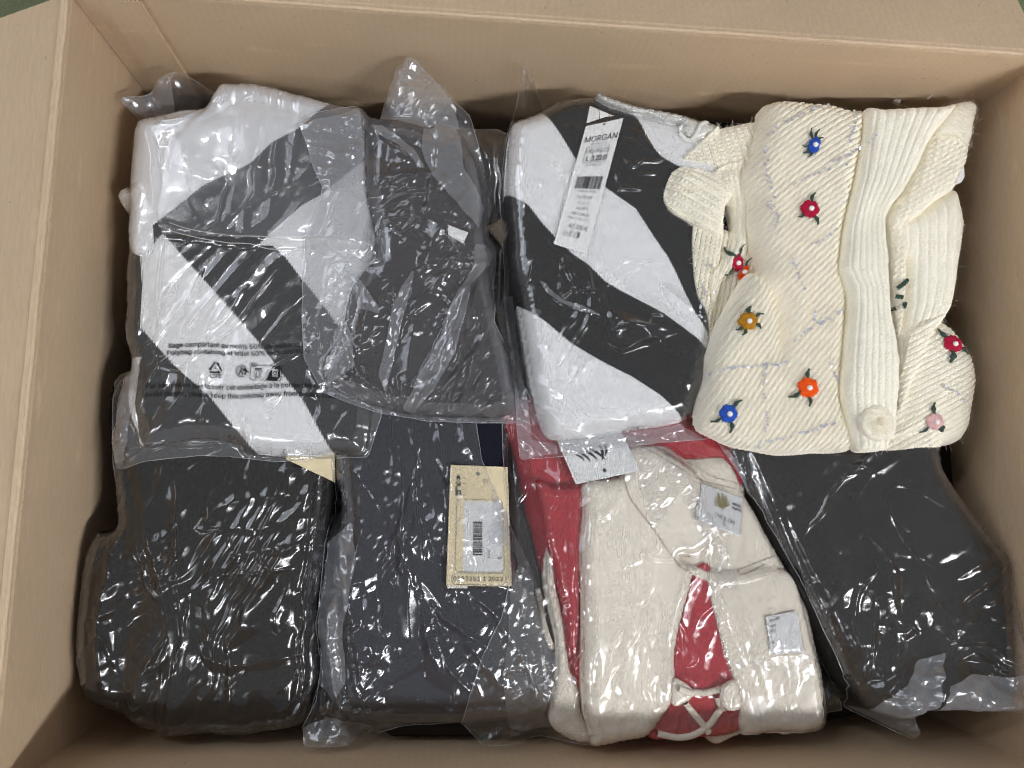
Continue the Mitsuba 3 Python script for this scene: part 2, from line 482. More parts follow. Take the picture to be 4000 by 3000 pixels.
# ------------------------------------------------------------------ cloth and film builders
def garment(key, pts, z0, mat, drop=0.03, w=0.03, tilt=(0, 0), und=0.004, uf=9, creases=(), smooth=True, step=0.0022, skirt=0.03, seed=1, gap=0.0012, wig=0.0015, extra=None, zpts=None, rib=None, folds=(), layers=0.0):
    poly = outline(pts, z0 if zpts is None else zpts, smooth, wig, seed)
    W = Win(poly)
    cx, cy = poly.centroid.x, poly.centroid.y
    x, y = W.x, W.y
    drop, w = drop * 0.72, w * 0.72
    prof = z0 + tilt[0] * (x - cx) + tilt[1] * (y - cy) - drop * (1 - np.sqrt(np.clip(1 - np.clip(1 - W.d / w, 0, 1) ** 2, 0, 1)))
    prof = prof + und * 2 * fb(x, y, uf, seed) + 0.25 * und * 2 * fb(x, y, uf * 4, seed + 7)
    for i, (sd, sl, sa) in enumerate(folds):
        prof = prof + ndi.gaussian_filter(streak(x, y, sd, sl, sa, seed + 17 * i, 6), 2.5)
    if layers:
        low = z0 - prof + 0.004 * fb(x, y, 25, seed + 5)
        prof = prof - layers * np.abs(np.sin(np.pi * low / 0.0065)) ** 4 * np.clip((w * 0.8 - W.d) / (w * 0.3), 0, 1)
    for p, a, wd in creases:
        q = px(p, z0)[:, :2]
        prof = prof + crease(x, y, spline(q, 5, False) if len(q) > 2 else q, a, wd)
    if extra is not None:
        prof = prof + extra(x, y, W.d)
    sup = ndi.gaussian_filter(H[W.s], 2.0 / 1.1) + gap
    k = 0.004
    top = np.maximum(prof, sup) + k * np.exp(-np.abs(prof - sup) / k) * 0.3
    top = np.maximum(top, H[W.s] + gap)
    Hs = H[W.s]
    Hs[W.m] = np.maximum(Hs, top + (0.0014 if rib else 0))[W.m]
    m = sheet(poly, lambda a, b: W.sample(top, a, b) + (rib(a, b) if rib else 0), step, skirt)
    k = add(key, m, mat)
    return dict(key=k, poly=poly, W=W, top=top)


def film(key, pts, z, mat, g=None, seed=1, k=1.0, creases=(), bands=(), fans=(), lifts=(), nran=60, ang=None, ramp=0.0022, sharp=True, wig=0.002, close=0.02, zpts=None, kmap=None, smooth=False, sag=3.0, rlen=(0.015, 0.07), fold='mat_film_fold_clear', fine=0.0, streaks=()):
    """a bag of thin plastic: its upper sheet lies over all that is inside, the lower one shows at the margins"""
    poly = outline(pts, z if zpts is None else zpts, smooth, 0, seed, 6)
    ring = resample(np.vstack([np.array(poly.exterior.coords)]), 0.004)
    ring = ring + wig * np.stack([fb(ring[:, 0], ring[:, 1], 30, seed, 2), fb(ring[:, 0], ring[:, 1], 30, seed + 1, 2)], -1) * 2
    poly = Polygon(ring).buffer(0).intersection(WALLS)
    if poly.geom_type != 'Polygon':
        poly = max(poly.geoms, key=lambda q: q.area)
    W = Win(poly)
    x, y = W.x, W.y
    base = H[W.s].copy()
    n = max(int(close / S), 3)
    e = ndi.grey_closing(np.where(W.m, base, base.min()), size=(n, n))
    e = ndi.maximum_filter(e, size=5)
    e = ndi.gaussian_filter(e, sag)
    e = np.maximum(e, base + 0.0015)
    for (lx, ly, lz, sg) in lifts:
        q = px([(lx, ly)], lz)[0]
        g_ = np.exp(-((x - q[0]) ** 2 + (y - q[1]) ** 2) / (2 * sg * sg))
        e = e * (1 - g_) + np.maximum(lz, e) * g_
    kk = np.full(x.shape, k)
    for (mx, my, r, f) in (kmap or ()):
        q = px([(mx, my)], z)[0]
        kk = kk + f * np.exp(-((x - q[0]) ** 2 + (y - q[1]) ** 2) / (2 * r * r))
    h = crumple(x, y, seed * 7 + 1) * kk
    if fine:
        h += crumple(x, y, seed * 7 + 2, fine, ((0.03, 0.0026), (0.014, 0.0013), (0.008, 0.0006))) * np.clip(kk / k, 0, 2)
    for i, (sd, sl, sa) in enumerate(streaks):
        h += streak(x, y, sd, sl, sa, seed + 31 * i) * np.clip(kk / k, 0, 2.2)
    for p, a, wd in creases:
        q = px(p, z)[:, :2]
        h += crease(x, y, spline(q, 5, False) if len(q) > 2 else q, a, wd)
    for (fx, fy, cnt, r0, r1, am, a0, a1) in fans:
        h += fan(x, y, px([(fx, fy)], z)[0], cnt, r0, r1, am, seed + 3, a0, a1)
    r = np.random.default_rng(seed + 100)
    x0, y0, x1, y1 = poly.bounds
    for i in range(nran):
        c = np.array([r.uniform(x0, x1), r.uniform(y0, y1)])
        th = r.uniform(0, math.pi) if ang is None else math.radians(r.normal(ang[0], ang[1]))
        L = r.uniform(*rlen) * 0.5
        d = np.array([math.cos(th), math.sin(th)]) * L
        b = np.array([-d[1], d[0]]) * r.uniform(-0.25, 0.25)
        h += crease(x, y, [c - d, c + b, c + d], ramp * r.uniform(0.2, 0.65) * (1 if r.random() < 0.75 else -0.7), r.uniform(0.0018, 0.0042))
    zf = e + h * np.clip(0.35 + W.d / 0.012, 0, 1)
    zf = np.maximum(zf, base + 0.0012 + 0.0006 * nz(x, y, 60, seed + 2))
    bx = 0.0012
    m = [sheet(poly, lambda a, b: W.sample(zf, a, b), 0.0012)]
    inner = g['poly'].buffer(-0.012) if g else None
    low = np.minimum(base + 0.0004, zf - 0.0003)
    m.append(sheet(poly, lambda a, b: W.sample(low, a, b), 0.0022, 0, inner))
    top = zf.copy()
    fm = []
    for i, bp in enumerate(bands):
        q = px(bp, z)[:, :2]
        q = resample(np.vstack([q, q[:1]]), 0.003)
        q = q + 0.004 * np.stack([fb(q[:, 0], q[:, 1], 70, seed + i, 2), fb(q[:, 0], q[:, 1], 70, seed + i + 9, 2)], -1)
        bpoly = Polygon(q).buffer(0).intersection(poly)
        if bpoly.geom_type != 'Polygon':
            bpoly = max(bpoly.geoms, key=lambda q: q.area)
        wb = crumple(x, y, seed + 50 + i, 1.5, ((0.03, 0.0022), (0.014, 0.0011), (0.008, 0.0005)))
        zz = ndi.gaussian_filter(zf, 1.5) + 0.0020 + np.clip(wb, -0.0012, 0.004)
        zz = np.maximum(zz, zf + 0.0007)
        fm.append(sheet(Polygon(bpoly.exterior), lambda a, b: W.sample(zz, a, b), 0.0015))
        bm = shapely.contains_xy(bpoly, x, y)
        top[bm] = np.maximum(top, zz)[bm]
    Hs = H[W.s]
    Hs[W.m] = np.maximum(Hs, top)[W.m]
    kf = add(key, join(m), mat)
    for q in fm:
        add(key + '__fold', q, fold)
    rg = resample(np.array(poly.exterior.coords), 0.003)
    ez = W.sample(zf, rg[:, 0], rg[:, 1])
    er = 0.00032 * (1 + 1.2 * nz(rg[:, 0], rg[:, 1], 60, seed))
    add(key + '__edge', tube(np.column_stack([rg, ez + 0.0002]), er, 5), 'mat_film_edge')  # bead along the cut edge, its whitish colour standing in for caught light
    return dict(key=kf, poly=poly, W=W, top=top, zf=zf)


def C(pts, amp=2.2, width=5.0):
    return (pts, amp * 0.85 / 1000, width * 0.58 / 1000)


def card(key, corners, zoff, mat, th=0.0006, z=None, n=10, zs=0.02):
    """a flat card lying on what is beneath it; returns a function (u, v) -> point on its face"""
    c = px(corners, zs)[:, :2]
    u, v = np.meshgrid(np.linspace(0, 1, n), np.linspace(0, 1, n * 2))
    P = (1 - u)[..., None] * (1 - v)[..., None] * c[0] + u[..., None] * (1 - v)[..., None] * c[1] + u[..., None] * v[..., None] * c[2] + (1 - u)[..., None] * v[..., None] * c[3]
    hz = zsample(P[..., 0], P[..., 1])
    A = np.column_stack([P.reshape(-1, 2), np.ones(u.size)])
    co, *_ = np.linalg.lstsq(A, hz.ravel(), rcond=None)
    fit = (A @ co).reshape(u.shape)
    bend = ndi.gaussian_filter(hz - fit, 2.5)
    zz = fit + 0.6 * bend
    zz = zz + max((hz - zz).max(), 0) + zoff
    idx = np.arange(u.size).reshape(u.shape)
    a, b, cc, d = idx[:-1, :-1].ravel(), idx[:-1, 1:].ravel(), idx[1:, 1:].ravel(), idx[1:, :-1].ravel()
    f = np.vstack([np.stack([a, cc, b], -1), np.stack([a, d, cc], -1)])
    top = np.column_stack([P.reshape(-1, 2), zz.ravel() + th])
    bot = np.column_stack([P.reshape(-1, 2), zz.ravel()])
    nv = u.size
    ring = np.concatenate([idx[0, :], idx[1:, -1], idx[-1, -2::-1], idx[-2:0:-1, 0]])
    r2 = np.roll(ring, -1)
    s = np.vstack([np.stack([ring, r2, ring + nv], -1), np.stack([r2, r2 + nv, ring + nv], -1)])
    m = trimesh.Trimesh(np.vstack([top, bot]), np.vstack([f, f[:, ::-1] + nv, s]), process=False)
    k = add(key, m, mat, 30)
    W = Win(Polygon(c).buffer(0), 0.01)
    A2 = np.stack([W.x.ravel(), W.y.ravel(), np.ones(W.x.size)], -1)
    from scipy.interpolate import LinearNDInterpolator
    zi = LinearNDInterpolator(P.reshape(-1, 2), zz.ravel() + th)
    q = zi(np.stack([W.x[W.m], W.y[W.m]], -1))
    Hs = H[W.s]
    cur = Hs[W.m]
    Hs[W.m] = np.where(np.isfinite(q), np.maximum(cur, q), cur)
    g = lambda uu, vv: np.stack([np.interp(0, [0, 1], [0, 1]) * 0 + ((1 - uu) * (1 - vv) * c[0, i] + uu * (1 - vv) * c[1, i] + uu * vv * c[2, i] + (1 - uu) * vv * c[3, i]) for i in (0, 1)], -1)

    def place(uu, vv, lift=0.00025):
        p = g(np.asarray(uu, float), np.asarray(vv, float))
        z_ = zi(p)
        z_ = np.where(np.isfinite(z_), z_, A2[0, 2] * (co[0] * p[..., 0] + co[1] * p[..., 1] + co[2]))
        return np.column_stack([p, z_ + lift])
    su = np.linalg.norm(c[1] - c[0])
    sv = np.linalg.norm(c[3] - c[0])
    return dict(key=k, place=place, su=su, sv=sv)


def on_card(cd, mesh_xy, f, u0, v0, rot=0.0, lift=0.0006):
    """lay a flat mesh (metres, x right, y up) on the card with its origin at (u0, v0)"""
    v = np.asarray(mesh_xy, float)
    v3, f = trimesh.remesh.subdivide_to_size(np.column_stack([v, np.zeros(len(v))]), np.asarray(f), 0.004, max_iter=12)
    v = v3[:, :2]
    a = math.radians(rot)
    x = v[:, 0] * math.cos(a) - v[:, 1] * math.sin(a)
    y = v[:, 0] * math.sin(a) + v[:, 1] * math.cos(a)
    return trimesh.Trimesh(cd['place'](u0 + x / cd['su'], v0 - y / cd['sv'], lift), f, process=False)


def flat_text(text, h, bold=False):
    m = meshkit.text_mesh(text, h, 0.0001, bold)
    up = m.face_normals[:, 2] > 0.9
    m = trimesh.Trimesh(m.vertices, m.faces[up], process=True)
    return np.array(m.vertices)[:, :2], np.array(m.faces)


def flat_poly(p):
    v, f = trimesh.creation.triangulate_polygon(p, engine='earcut')
    return np.array(v), np.array(f)


def stroke(pts, w, closed=False):
    l = LineString(list(pts) + ([pts[0]] if closed else []))
    return flat_poly(l.buffer(w / 2, cap_style=2, join_style=1, quad_segs=2))


def text_on(cd, key, text, h, u, v, mat='mat_ink', rot=0.0, bold=False, center=False):
    vv, f = flat_text(text, h, bold)
    if center:
        vv = vv - [(vv[:, 0].min() + vv[:, 0].max()) / 2, 0]
    return add(key, on_card(cd, vv, f, u, v, rot), mat, False)


def shape_on(cd, key, shapes, u, v, mat='mat_ink', rot=0.0):
    return add(key, join([on_card(cd, a, f, u, v, rot) for a, f in shapes]), mat, False)


#@@ITEMS
# ------------------------------------------------------------------ the clothes, from the bottom of the pile up
def lab(key, label, cat, group=None):
    labels[key] = {'label': label, 'category': cat}
    if group:
        labels[key]['group'] = group


POLY = None
# lower layer, seen in the gaps
garment('lower_garment', [(640, 420), (1350, 450), (1500, 1300), (1450, 2650), (620, 2650), (560, 2300)], -0.05, 'mat_black', 0.02, 0.03, seed=31, step=0.004)
lab('lower_garment', 'black folded clothing under the left bags, seen only at the box edges', 'folded clothing')
g = garment('lower_garment_001', [(1480, 560), (1860, 480), (2080, 520), (2300, 700), (2300, 1500), (2250, 2750), (1400, 2750)], -0.012, 'mat_brown_black', 0.025, 0.03, seed=32, step=0.003, creases=[C([(1930, 480), (1960, 800), (1950, 1200)], 4, 12)])
lab('lower_garment_001', 'dark brown folded clothing showing between the crumpled bag and the price tag bag', 'folded clothing')
garment('lower_garment_002', [(2350, 560), (3700, 560), (3750, 1500), (3850, 2600), (2300, 2750)], -0.04, 'mat_black', 0.02, 0.03, seed=33, step=0.004)
lab('lower_garment_002', 'black folded clothing under the cream cardigan', 'folded clothing')

# ---- bottom row: black garment, left
g = garment('black_garment', [(455, 1450), (1290, 1450), (1290, 1900), (1283, 1960), (1240, 2405), (1234, 2664), (1180, 2850), (984, 2895), (827, 2903), (592, 2890), (459, 2822), (340, 2770), (285, 2700), (268, 2468), (300, 2190), (355, 2085), (440, 2030)],
            0.016, 'mat_black', 0.035, 0.05, tilt=(-0.05, 0.01), und=0.005, folds=[(80, 0.06, 0.007), (65, 0.035, 0.003)], layers=0.0035, seed=41, gap=0.002,
            creases=[C([(690, 1790), (700, 2200), (720, 2500), (650, 2850)], 7, 26), C([(480, 2050), (420, 2300), (400, 2600), (440, 2780)], 6, 20), C([(560, 2060), (640, 2300), (660, 2560), (560, 2840)], 5, 16),
                     C([(1230, 1900), (1190, 2300), (1180, 2700)], 5, 16), C([(760, 2520), (900, 2600), (1180, 2560)], 4, 18)])
lab('black_garment', 'black folded garment in the clear bag at the lower left of the box', 'folded garment')
tb = film('black_garment_bag', [(448, 1450), (1296, 1450), (1300, 1900), (1290, 1970), (1250, 2405), (1240, 2664), (1190, 2862), (984, 2903), (827, 2911), (592, 2905), (455, 2835), (330, 2784), (272, 2710), (254, 2468), (288, 2190), (345, 2076), (440, 2024)],
          0.012, 'mat_film_clear', g, seed=42, k=0.26, fine=0.08, streaks=[(78, 0.034, 0.0030), (66, 0.018, 0.0018), (20, 0.024, 0.0014)], nran=30, ang=(62, 35), ramp=0.0022, sag=3.2,
          creases=[C(zm([(700, 780), (680, 900), (640, 1100), (570, 1440)], 1.276, 200, 1700), 3.5, 6), C(zm([(605, 930), (560, 1040), (480, 1170)], 1.276, 200, 1700), 3.5, 8),
                   C(zm([(440, 430), (450, 560), (490, 710), (605, 935)], 1.276, 200, 1700), 3, 6), C(zm([(275, 480), (230, 620), (150, 800), (105, 915)], 1.276, 200, 1700), 3, 4),
                   C(zm([(105, 915), (85, 1000), (80, 1090)], 1.276, 200, 1700), 3, 5), C(zm([(300, 470), (305, 600), (330, 750)], 1.276, 200, 1700), 3, 6),
                   C(zm([(560, 740), (610, 640), (660, 570)], 1.276, 200, 1700), 3, 9), C(zm([(1200, 660), (1180, 760), (1120, 900), (1140, 1060)], 1.276, 200, 1700), 2.2, 9),
                   C(zm([(1290, 700), (1270, 960), (1180, 1070)], 1.276, 200, 1700), 3, 7), C(zm([(720, 460), (800, 470), (900, 470)], 1.276, 200, 1700), 2, 5),
                   C(zm([(800, 690), (1000, 690), (1280, 650)], 1.276, 200, 1700), 1.6, 4), C(zm([(480, 1170), (560, 1130), (580, 1080)], 1.276, 200, 1700), 3, 6),
                   C(zm([(250, 830), (270, 950), (350, 1180)], 1.276, 200, 1700), 2.5, 7), C(zm([(600, 1000), (560, 1200), (530, 1500)], 1.276, 200, 1700), 3, 9)],
          fans=[(560, 2900, 14, 0.02, 0.20, 0.002, 0.8, 2.4)], kmap=[(520, 2450, 0.05, 0.5), (1150, 2500, 0.04, 0.8)])
lab('black_garment_bag', 'clear creased plastic bag over the black garment at the lower left', 'plastic bag')
ct = card('tan_tag', [(1120, 1760), (1300, 1760), (1297, 1884), (1125, 1795)], 0.0006, 'mat_kraft_card')
lab('tan_tag', 'tan card corner sticking out between the printed bag and the black garment bag', 'tag')

# ---- bottom row: navy garment
g = garment('navy_garment', [(1330, 1500), (1980, 1500), (1985, 1800), (2020, 2200), (2170, 2560), (2160, 2790), (1850, 2845), (1640, 2850), (1420, 2840), (1290, 2790), (1262, 2600), (1285, 2300), (1330, 2000)],
            0.018, 'mat_navy', 0.03, 0.04, tilt=(0.0, 0.02), und=0.006, folds=[(95, 0.06, 0.006), (-60, 0.04, 0.003)], layers=0.003, seed=51, gap=0.002,
            creases=[C([(1560, 1760), (1590, 2100), (1600, 2500)], 6, 24), C([(1420, 2050), (1370, 2300), (1420, 2700)], 5, 18), C([(1640, 2250), (1900, 2600), (1990, 2700)], 5, 22), C([(1900, 2350), (2040, 2560), (2100, 2740)], 5, 20)])
lab('navy_garment', 'dark navy folded garment in the bag with the tan barcode tag', 'folded garment')
kt = card('barcode_tag', [(1760, 1816), (1985, 1824), (2000, 2292), (1743, 2286)], 0.0008, 'mat_kraft_card', zs=0.024)
lab('barcode_tag', 'tan card tag with barcode sticker, small icons and the stamped number', 'tag')
add('barcode_tag__backing', trimesh.Trimesh(*(lambda c: (c, [[0, 1, 2], [0, 2, 3]]))(kt['place']([0.02, 0.99, 0.99, 0.02], [0.5, 0.5, 1.025, 1.025], -0.0009)), process=False), 'mat_paper', False)
st = on_card(kt, *flat_poly(sbox(0, -0.0345 * 1.9, 0.0345, 0)), 0.245, 0.30, 0, 0.0002)
add('barcode_tag__sticker', st, 'mat_label', False)
kw, kh = kt['su'], kt['sv']


def kt_rect(u0, v0, u1, v1, r, w=0.0004):
    p = sbox(0, -(v1 - v0) * kh, (u1 - u0) * kw, 0).buffer(-r).buffer(r, quad_segs=4)
    return flat_poly(p.buffer(w / 2).difference(p.buffer(-w / 2)))


shape_on(kt, 'barcode_tag__frame', [kt_rect(0, 0, 0.77, 0.60, 0.004)], 0.125, 0.285, 'mat_grey_ink')
shape_on(kt, 'barcode_tag__frame', [kt_rect(0, 0, 0.83, 0.095, 0.004)], 0.085, 0.895, 'mat_grey_ink')
text_on(kt, 'barcode_tag__number', '0193251 1 2022', 0.0038, 0.098, 0.957, 'mat_ink')
ic = 0.0046
house = Polygon([(0, 0.45 * ic), (0.5 * ic, ic), (ic, 0.45 * ic), (0.84 * ic, 0.45 * ic), (0.84 * ic, 0), (0.6 * ic, 0), (0.6 * ic, .3 * ic), (.4 * ic, .3 * ic), (.4 * ic, 0), (.16 * ic, 0), (.16 * ic, .45 * ic)])
shape_on(kt, 'barcode_tag__icon', [flat_poly(house)], 0.10, 0.123)
text_on(kt, 'barcode_tag__icon', '@', 0.0038, 0.10, 0.163)
shape_on(kt, 'barcode_tag__icon', [stroke([(0.0036 * math.cos(a) + .004, 0.0036 * math.sin(a)) for a in np.linspace(1.7, 3.6, 8)], 0.0012), flat_poly(sbox(.0032, .0026, .0046, .0044)), flat_poly(sbox(-.0002, -.003, .0016, -.0012))], 0.10, 0.198)
shape_on(kt, 'barcode_tag__icon', [flat_poly(sbox(0, 0, .005, .005).difference(sbox(.0027, 0, .0034, .0034)).difference(sbox(.0019, .0022, .0043, .0029)).difference(sbox(.0027, .0034, .0043, .0041)))], 0.10, 0.255)
shape_on(kt, 'barcode_tag__icon_line', [stroke([(0, -i * 0.0053), (0.0032, -i * 0.0053)], 0.0004) for i in range(4)], 0.215, 0.108, 'mat_grey_ink')
rb = np.random.default_rng(3)
bars, yy = [], 0.0
while yy < 0.031:
    w_ = rb.choice([0.0004, 0.0008, 0.0012])
    bars.append(flat_poly(sbox(0, -yy - w_, 0.0082, -yy)))
    yy += w_ + rb.choice([0.0004, 0.0008])
shape_on(kt, 'barcode_tag__barcode', bars, 0.40, 0.47)
text_on(kt, 'barcode_tag__size', 'S', 0.0032, 0.80, 0.755, 'mat_ink', -90)
text_on(kt, 'barcode_tag__print', 'Black', 0.0022, 0.635, 0.705, 'mat_grey_ink', -90)
shape_on(kt, 'barcode_tag__icon', [stroke([(0, 0), (.0035, 0), (.0035, .0035), (0, .0035)], .0004, True), stroke([(.0012, .0018), (.0024, .0018)], .0006)], 0.575, 0.145, 'mat_grey_ink')
shape_on(kt, 'barcode_tag__hole', [flat_poly(shapely.Point(0, 0).buffer(0.0017))], 0.475, 0.068, 'mat_grey_ink')
film('navy_garment_bag', [(1330, 1560), (1850, 1560), (1880, 1800), (2090, 2250), (2220, 2600), (2200, 2820), (1800, 2852), (1556, 2870), (1437, 2902), (1302, 2962), (1182, 2994), (1170, 2858), (1220, 2764), (1237, 2613), (1225, 2444), (1256, 2123), (1290, 1980), (1300, 1800)],
     0.016, 'mat_film', g, seed=53, fold='mat_film_fold', k=0.5, fine=0.26, streaks=[(98, 0.03, 0.0045), (-58, 0.026, 0.003), (80, 0.015, 0.0016)], nran=45, ang=(-60, 35), ramp=0.0024, sag=2.6, lifts=[(1190, 2965, 0.006, 0.03), (1300, 2930, 0.006, 0.03)],
     creases=[C(zm([(590, 350), (560, 480), (545, 700), (600, 850)], 1.185, 1100, 1600), 3, 7), C(zm([(650, 180), (620, 300), (655, 560), (650, 780)], 1.185, 1100, 1600), 3, 7),
              C(zm([(650, 780), (720, 930), (820, 1010), (960, 1100)], 1.185, 1100, 1600), 4, 9), C(zm([(700, 930), (780, 1200), (880, 1310)], 1.185, 1100, 1600), 4, 9),
              C(zm([(330, 290), (430, 400), (515, 555)], 1.185, 1100, 1600), 2.6, 4), C(zm([(230, 480), (270, 640), (290, 880)], 1.185, 1100, 1600), 3, 7),
              C(zm([(860, 840), (940, 900), (1030, 980)], 1.185, 1100, 1600), 2, 4), C(zm([(300, 1000), (330, 1200), (380, 1390), (460, 1450)], 1.185, 1100, 1600), 3.5, 6),
              C(zm([(690, 200), (740, 290), (775, 370)], 1.185, 1100, 1600), 2.6, 5), C(zm([(600, 1330), (700, 1360), (780, 1400)], 1.185, 1100, 1600), 4, 10),
              C(zm([(180, 900), (200, 1100), (170, 1300)], 1.185, 1100, 1600), 3, 7)],
     bands=[zm([(200, 620), (330, 520), (350, 700), (290, 1000), (300, 1250), (240, 1350), (160, 1300), (160, 1000)], 1.185, 1100, 1600), zm([(90, 1490), (250, 1440), (420, 1480), (240, 1610), (95, 1650)], 1.185, 1100, 1600), zm([(600, 0), (760, 40), (850, 330), (900, 1050), (700, 960), (560, 930), (640, 600), (600, 300)], 2.765, 1700, 1780)],
     fans=[(1190, 2900, 22, 0.02, 0.10, 0.003, -1.2, 1.6)], kmap=[(1280, 2500, 0.05, 1.0), (1700, 2350, 0.05, 0.6)])
lab('navy_garment_bag', 'clear crinkled plastic bag over the navy garment, its lower left corner flared', 'plastic bag')

# ---- bottom row: red and beige garment
zr3 = 0.014
ga = garment('red_beige_garment__lining', [(1980, 1560), (2330, 1560), (2900, 1600), (2930, 2000), (3060, 2500), (3000, 2840), (2540, 2890), (2200, 2830), (2180, 2600), (2150, 2350), (2080, 2080), (2010, 1800)], zr3 - 0.004, 'mat_red', 0.03, 0.025, tilt=(0, 0.02), und=0.003, seed=61, gap=0.002,
             creases=[C([(2070, 1720), (2110, 2000), (2170, 2300)], 5, 16)])
lab('red_beige_garment', 'red and beige linen garment with beige lace cord in the bag at the lower centre', 'folded garment')
labels['red_beige_garment__lining'] = {'label': 'red inner layer'}
s3 = lambda p: zm(p, 1.8433, 2000, 1650)
s4 = lambda p: zm(p, 1.8433, 2000, 2200)
garment('red_beige_garment__strip', s3([(255, 900), (300, 950), (320, 1198)]) + s4([(390, 500), (420, 780), (480, 900), (500, 1080), (590, 1290), (480, 1310), (300, 1200), (280, 1100), (310, 820), (325, 650), (270, 350), (235, 100)]), zr3 + 0.004, 'mat_beige', 0.012, 0.012, und=0.002, seed=62, gap=0.001)
garment('red_beige_garment__sleeve', s3([(185, 430), (330, 460), (500, 455), (508, 560), (500, 1000), (502, 1198)]) + s4([(505, 200), (498, 420), (470, 640), (440, 700), (400, 560), (370, 300), (300, 0)]) + s3([(250, 880), (215, 650)]), zr3 + 0.011, 'mat_red', 0.014, 0.015, und=0.002, seed=63, gap=0.001,
        creases=[C(s3([(420, 500), (440, 900), (420, 1198)]), 3, 14)])
labels['red_beige_garment__sleeve'] = {'label': 'red sleeve folded down the left side'}
garment('red_beige_garment__back', s3([(1080, 200), (1240, 265), (1330, 270), (1530, 260), (1640, 420), (1760, 640), (1960, 1000), (2100, 1198)]) + s4([(2200, 600), (2250, 1200), (1700, 1240), (1400, 1245)]) + s3([(1000, 900), (900, 400)]), zr3 + 0.004, 'mat_beige', 0.018, 0.02, und=0.003, seed=64, gap=0.001)
garment('red_beige_garment__inset', s4([(1350, 20), (1430, 30), (1470, 300), (1550, 600), (1640, 850), (1690, 1170), (1400, 1250), (990, 1265), (1060, 1100), (1120, 1000), (1150, 830), (1150, 700), (1180, 550), (1240, 350), (1290, 150)]), zr3 + 0.009, 'mat_red', 0.004, 0.006, und=0.002, seed=65, gap=0.0005, step=0.0016,
        creases=[C(s4([(1180, 780), (1280, 830), (1330, 900)]), 2.5, 8), C(s4([(1240, 1050), (1260, 1150), (1290, 1230)]), 2, 6), C(s4([(1170, 1080), (1180, 1230)]), 2, 5)])
labels['red_beige_garment__inset'] = {'label': 'red panel in the laced front opening'}
gf = garment('red_beige_garment__front', s3([(540, 430), (800, 380), (800, 200), (1000, 165), (1090, 200), (1230, 290), (1350, 400), (1480, 640), (1520, 800), (1350, 960), (1220, 985), (1350, 1060), (1315, 1105)]) + s4([(1290, 200), (1245, 360), (1195, 540), (1170, 700), (1180, 830), (1150, 1010), (1100, 1090), (980, 1255), (760, 1310), (590, 1335), (560, 1210), (520, 1050), (512, 500), (500, 0)]) + s3([(495, 1000), (515, 600)]),
             zr3 + 0.016, 'mat_beige', 0.016, 0.016, und=0.003, folds=[(100, 0.04, 0.004), (70, 0.03, 0.002)], seed=66, gap=0.001, step=0.0018,
             creases=[C(s3([(770, 540), (700, 640), (600, 690)]), 3, 12), C(s3([(560, 700), (570, 1000), (560, 1198)]), 2.5, 14), C(s4([(600, 200), (640, 700), (620, 1200)]), 2.5, 16), C(s4([(900, 300), (800, 800), (760, 1250)]), 2, 16)])
garment('red_beige_garment__front_001', s4([(1425, 60), (1600, 70), (2000, 60), (2130, 400), (2240, 900), (2250, 1190), (1900, 1225), (1665, 1235), (1640, 1040), (1600, 850), (1520, 600), (1440, 300)]), zr3 + 0.012, 'mat_beige', 0.012, 0.016, und=0.003, folds=[(110, 0.04, 0.004)], seed=67, gap=0.001,
        creases=[C(s4([(1600, 200), (1750, 600), (1850, 1000)]), 3, 14), C(s4([(1800, 150), (1900, 400), (2050, 800)]), 2.5, 12)])
garment('red_beige_garment__collar', s3([(860, 165), (960, 160), (1090, 200), (1230, 290), (1400, 390), (1660, 470), (1655, 520), (1500, 490), (1300, 410), (1150, 310), (1010, 200)]), zr3 - 0.02, 'mat_beige', 0.001, 0.004, und=0.001, seed=68, gap=0.0010, step=0.0015, skirt=0.006)
garment('red_beige_garment__neckband', s3([(1215, 985), (1345, 1050), (1420, 1060), (1600, 1030), (1830, 950), (1850, 1030), (1640, 1110), (1420, 1130), (1310, 1105), (1195, 1035)]), zr3 - 0.02, 'mat_beige', 0.001, 0.004, und=0.001, seed=69, gap=0.0010, step=0.0015, skirt=0.005)


def surf_line(key, pts, z, r, mat, lift=0.0003, dash=None, step=0.002, sides=5):
    q = spline(px(pts, z)[:, :2], 6, False)
    q = resample(q, step)
    q = np.column_stack([q, zsample(q[:, 0], q[:, 1]) + lift])
    q[:, 2] = ndi.gaussian_filter1d(q[:, 2], 1.0)
    if dash:
        ms = [tube(q[i:i + dash], r, sides) for i in range(0, len(q) - dash, dash + 1)]
        return add(key, join(ms), mat)
    return add(key, tube(q, r, sides), mat)


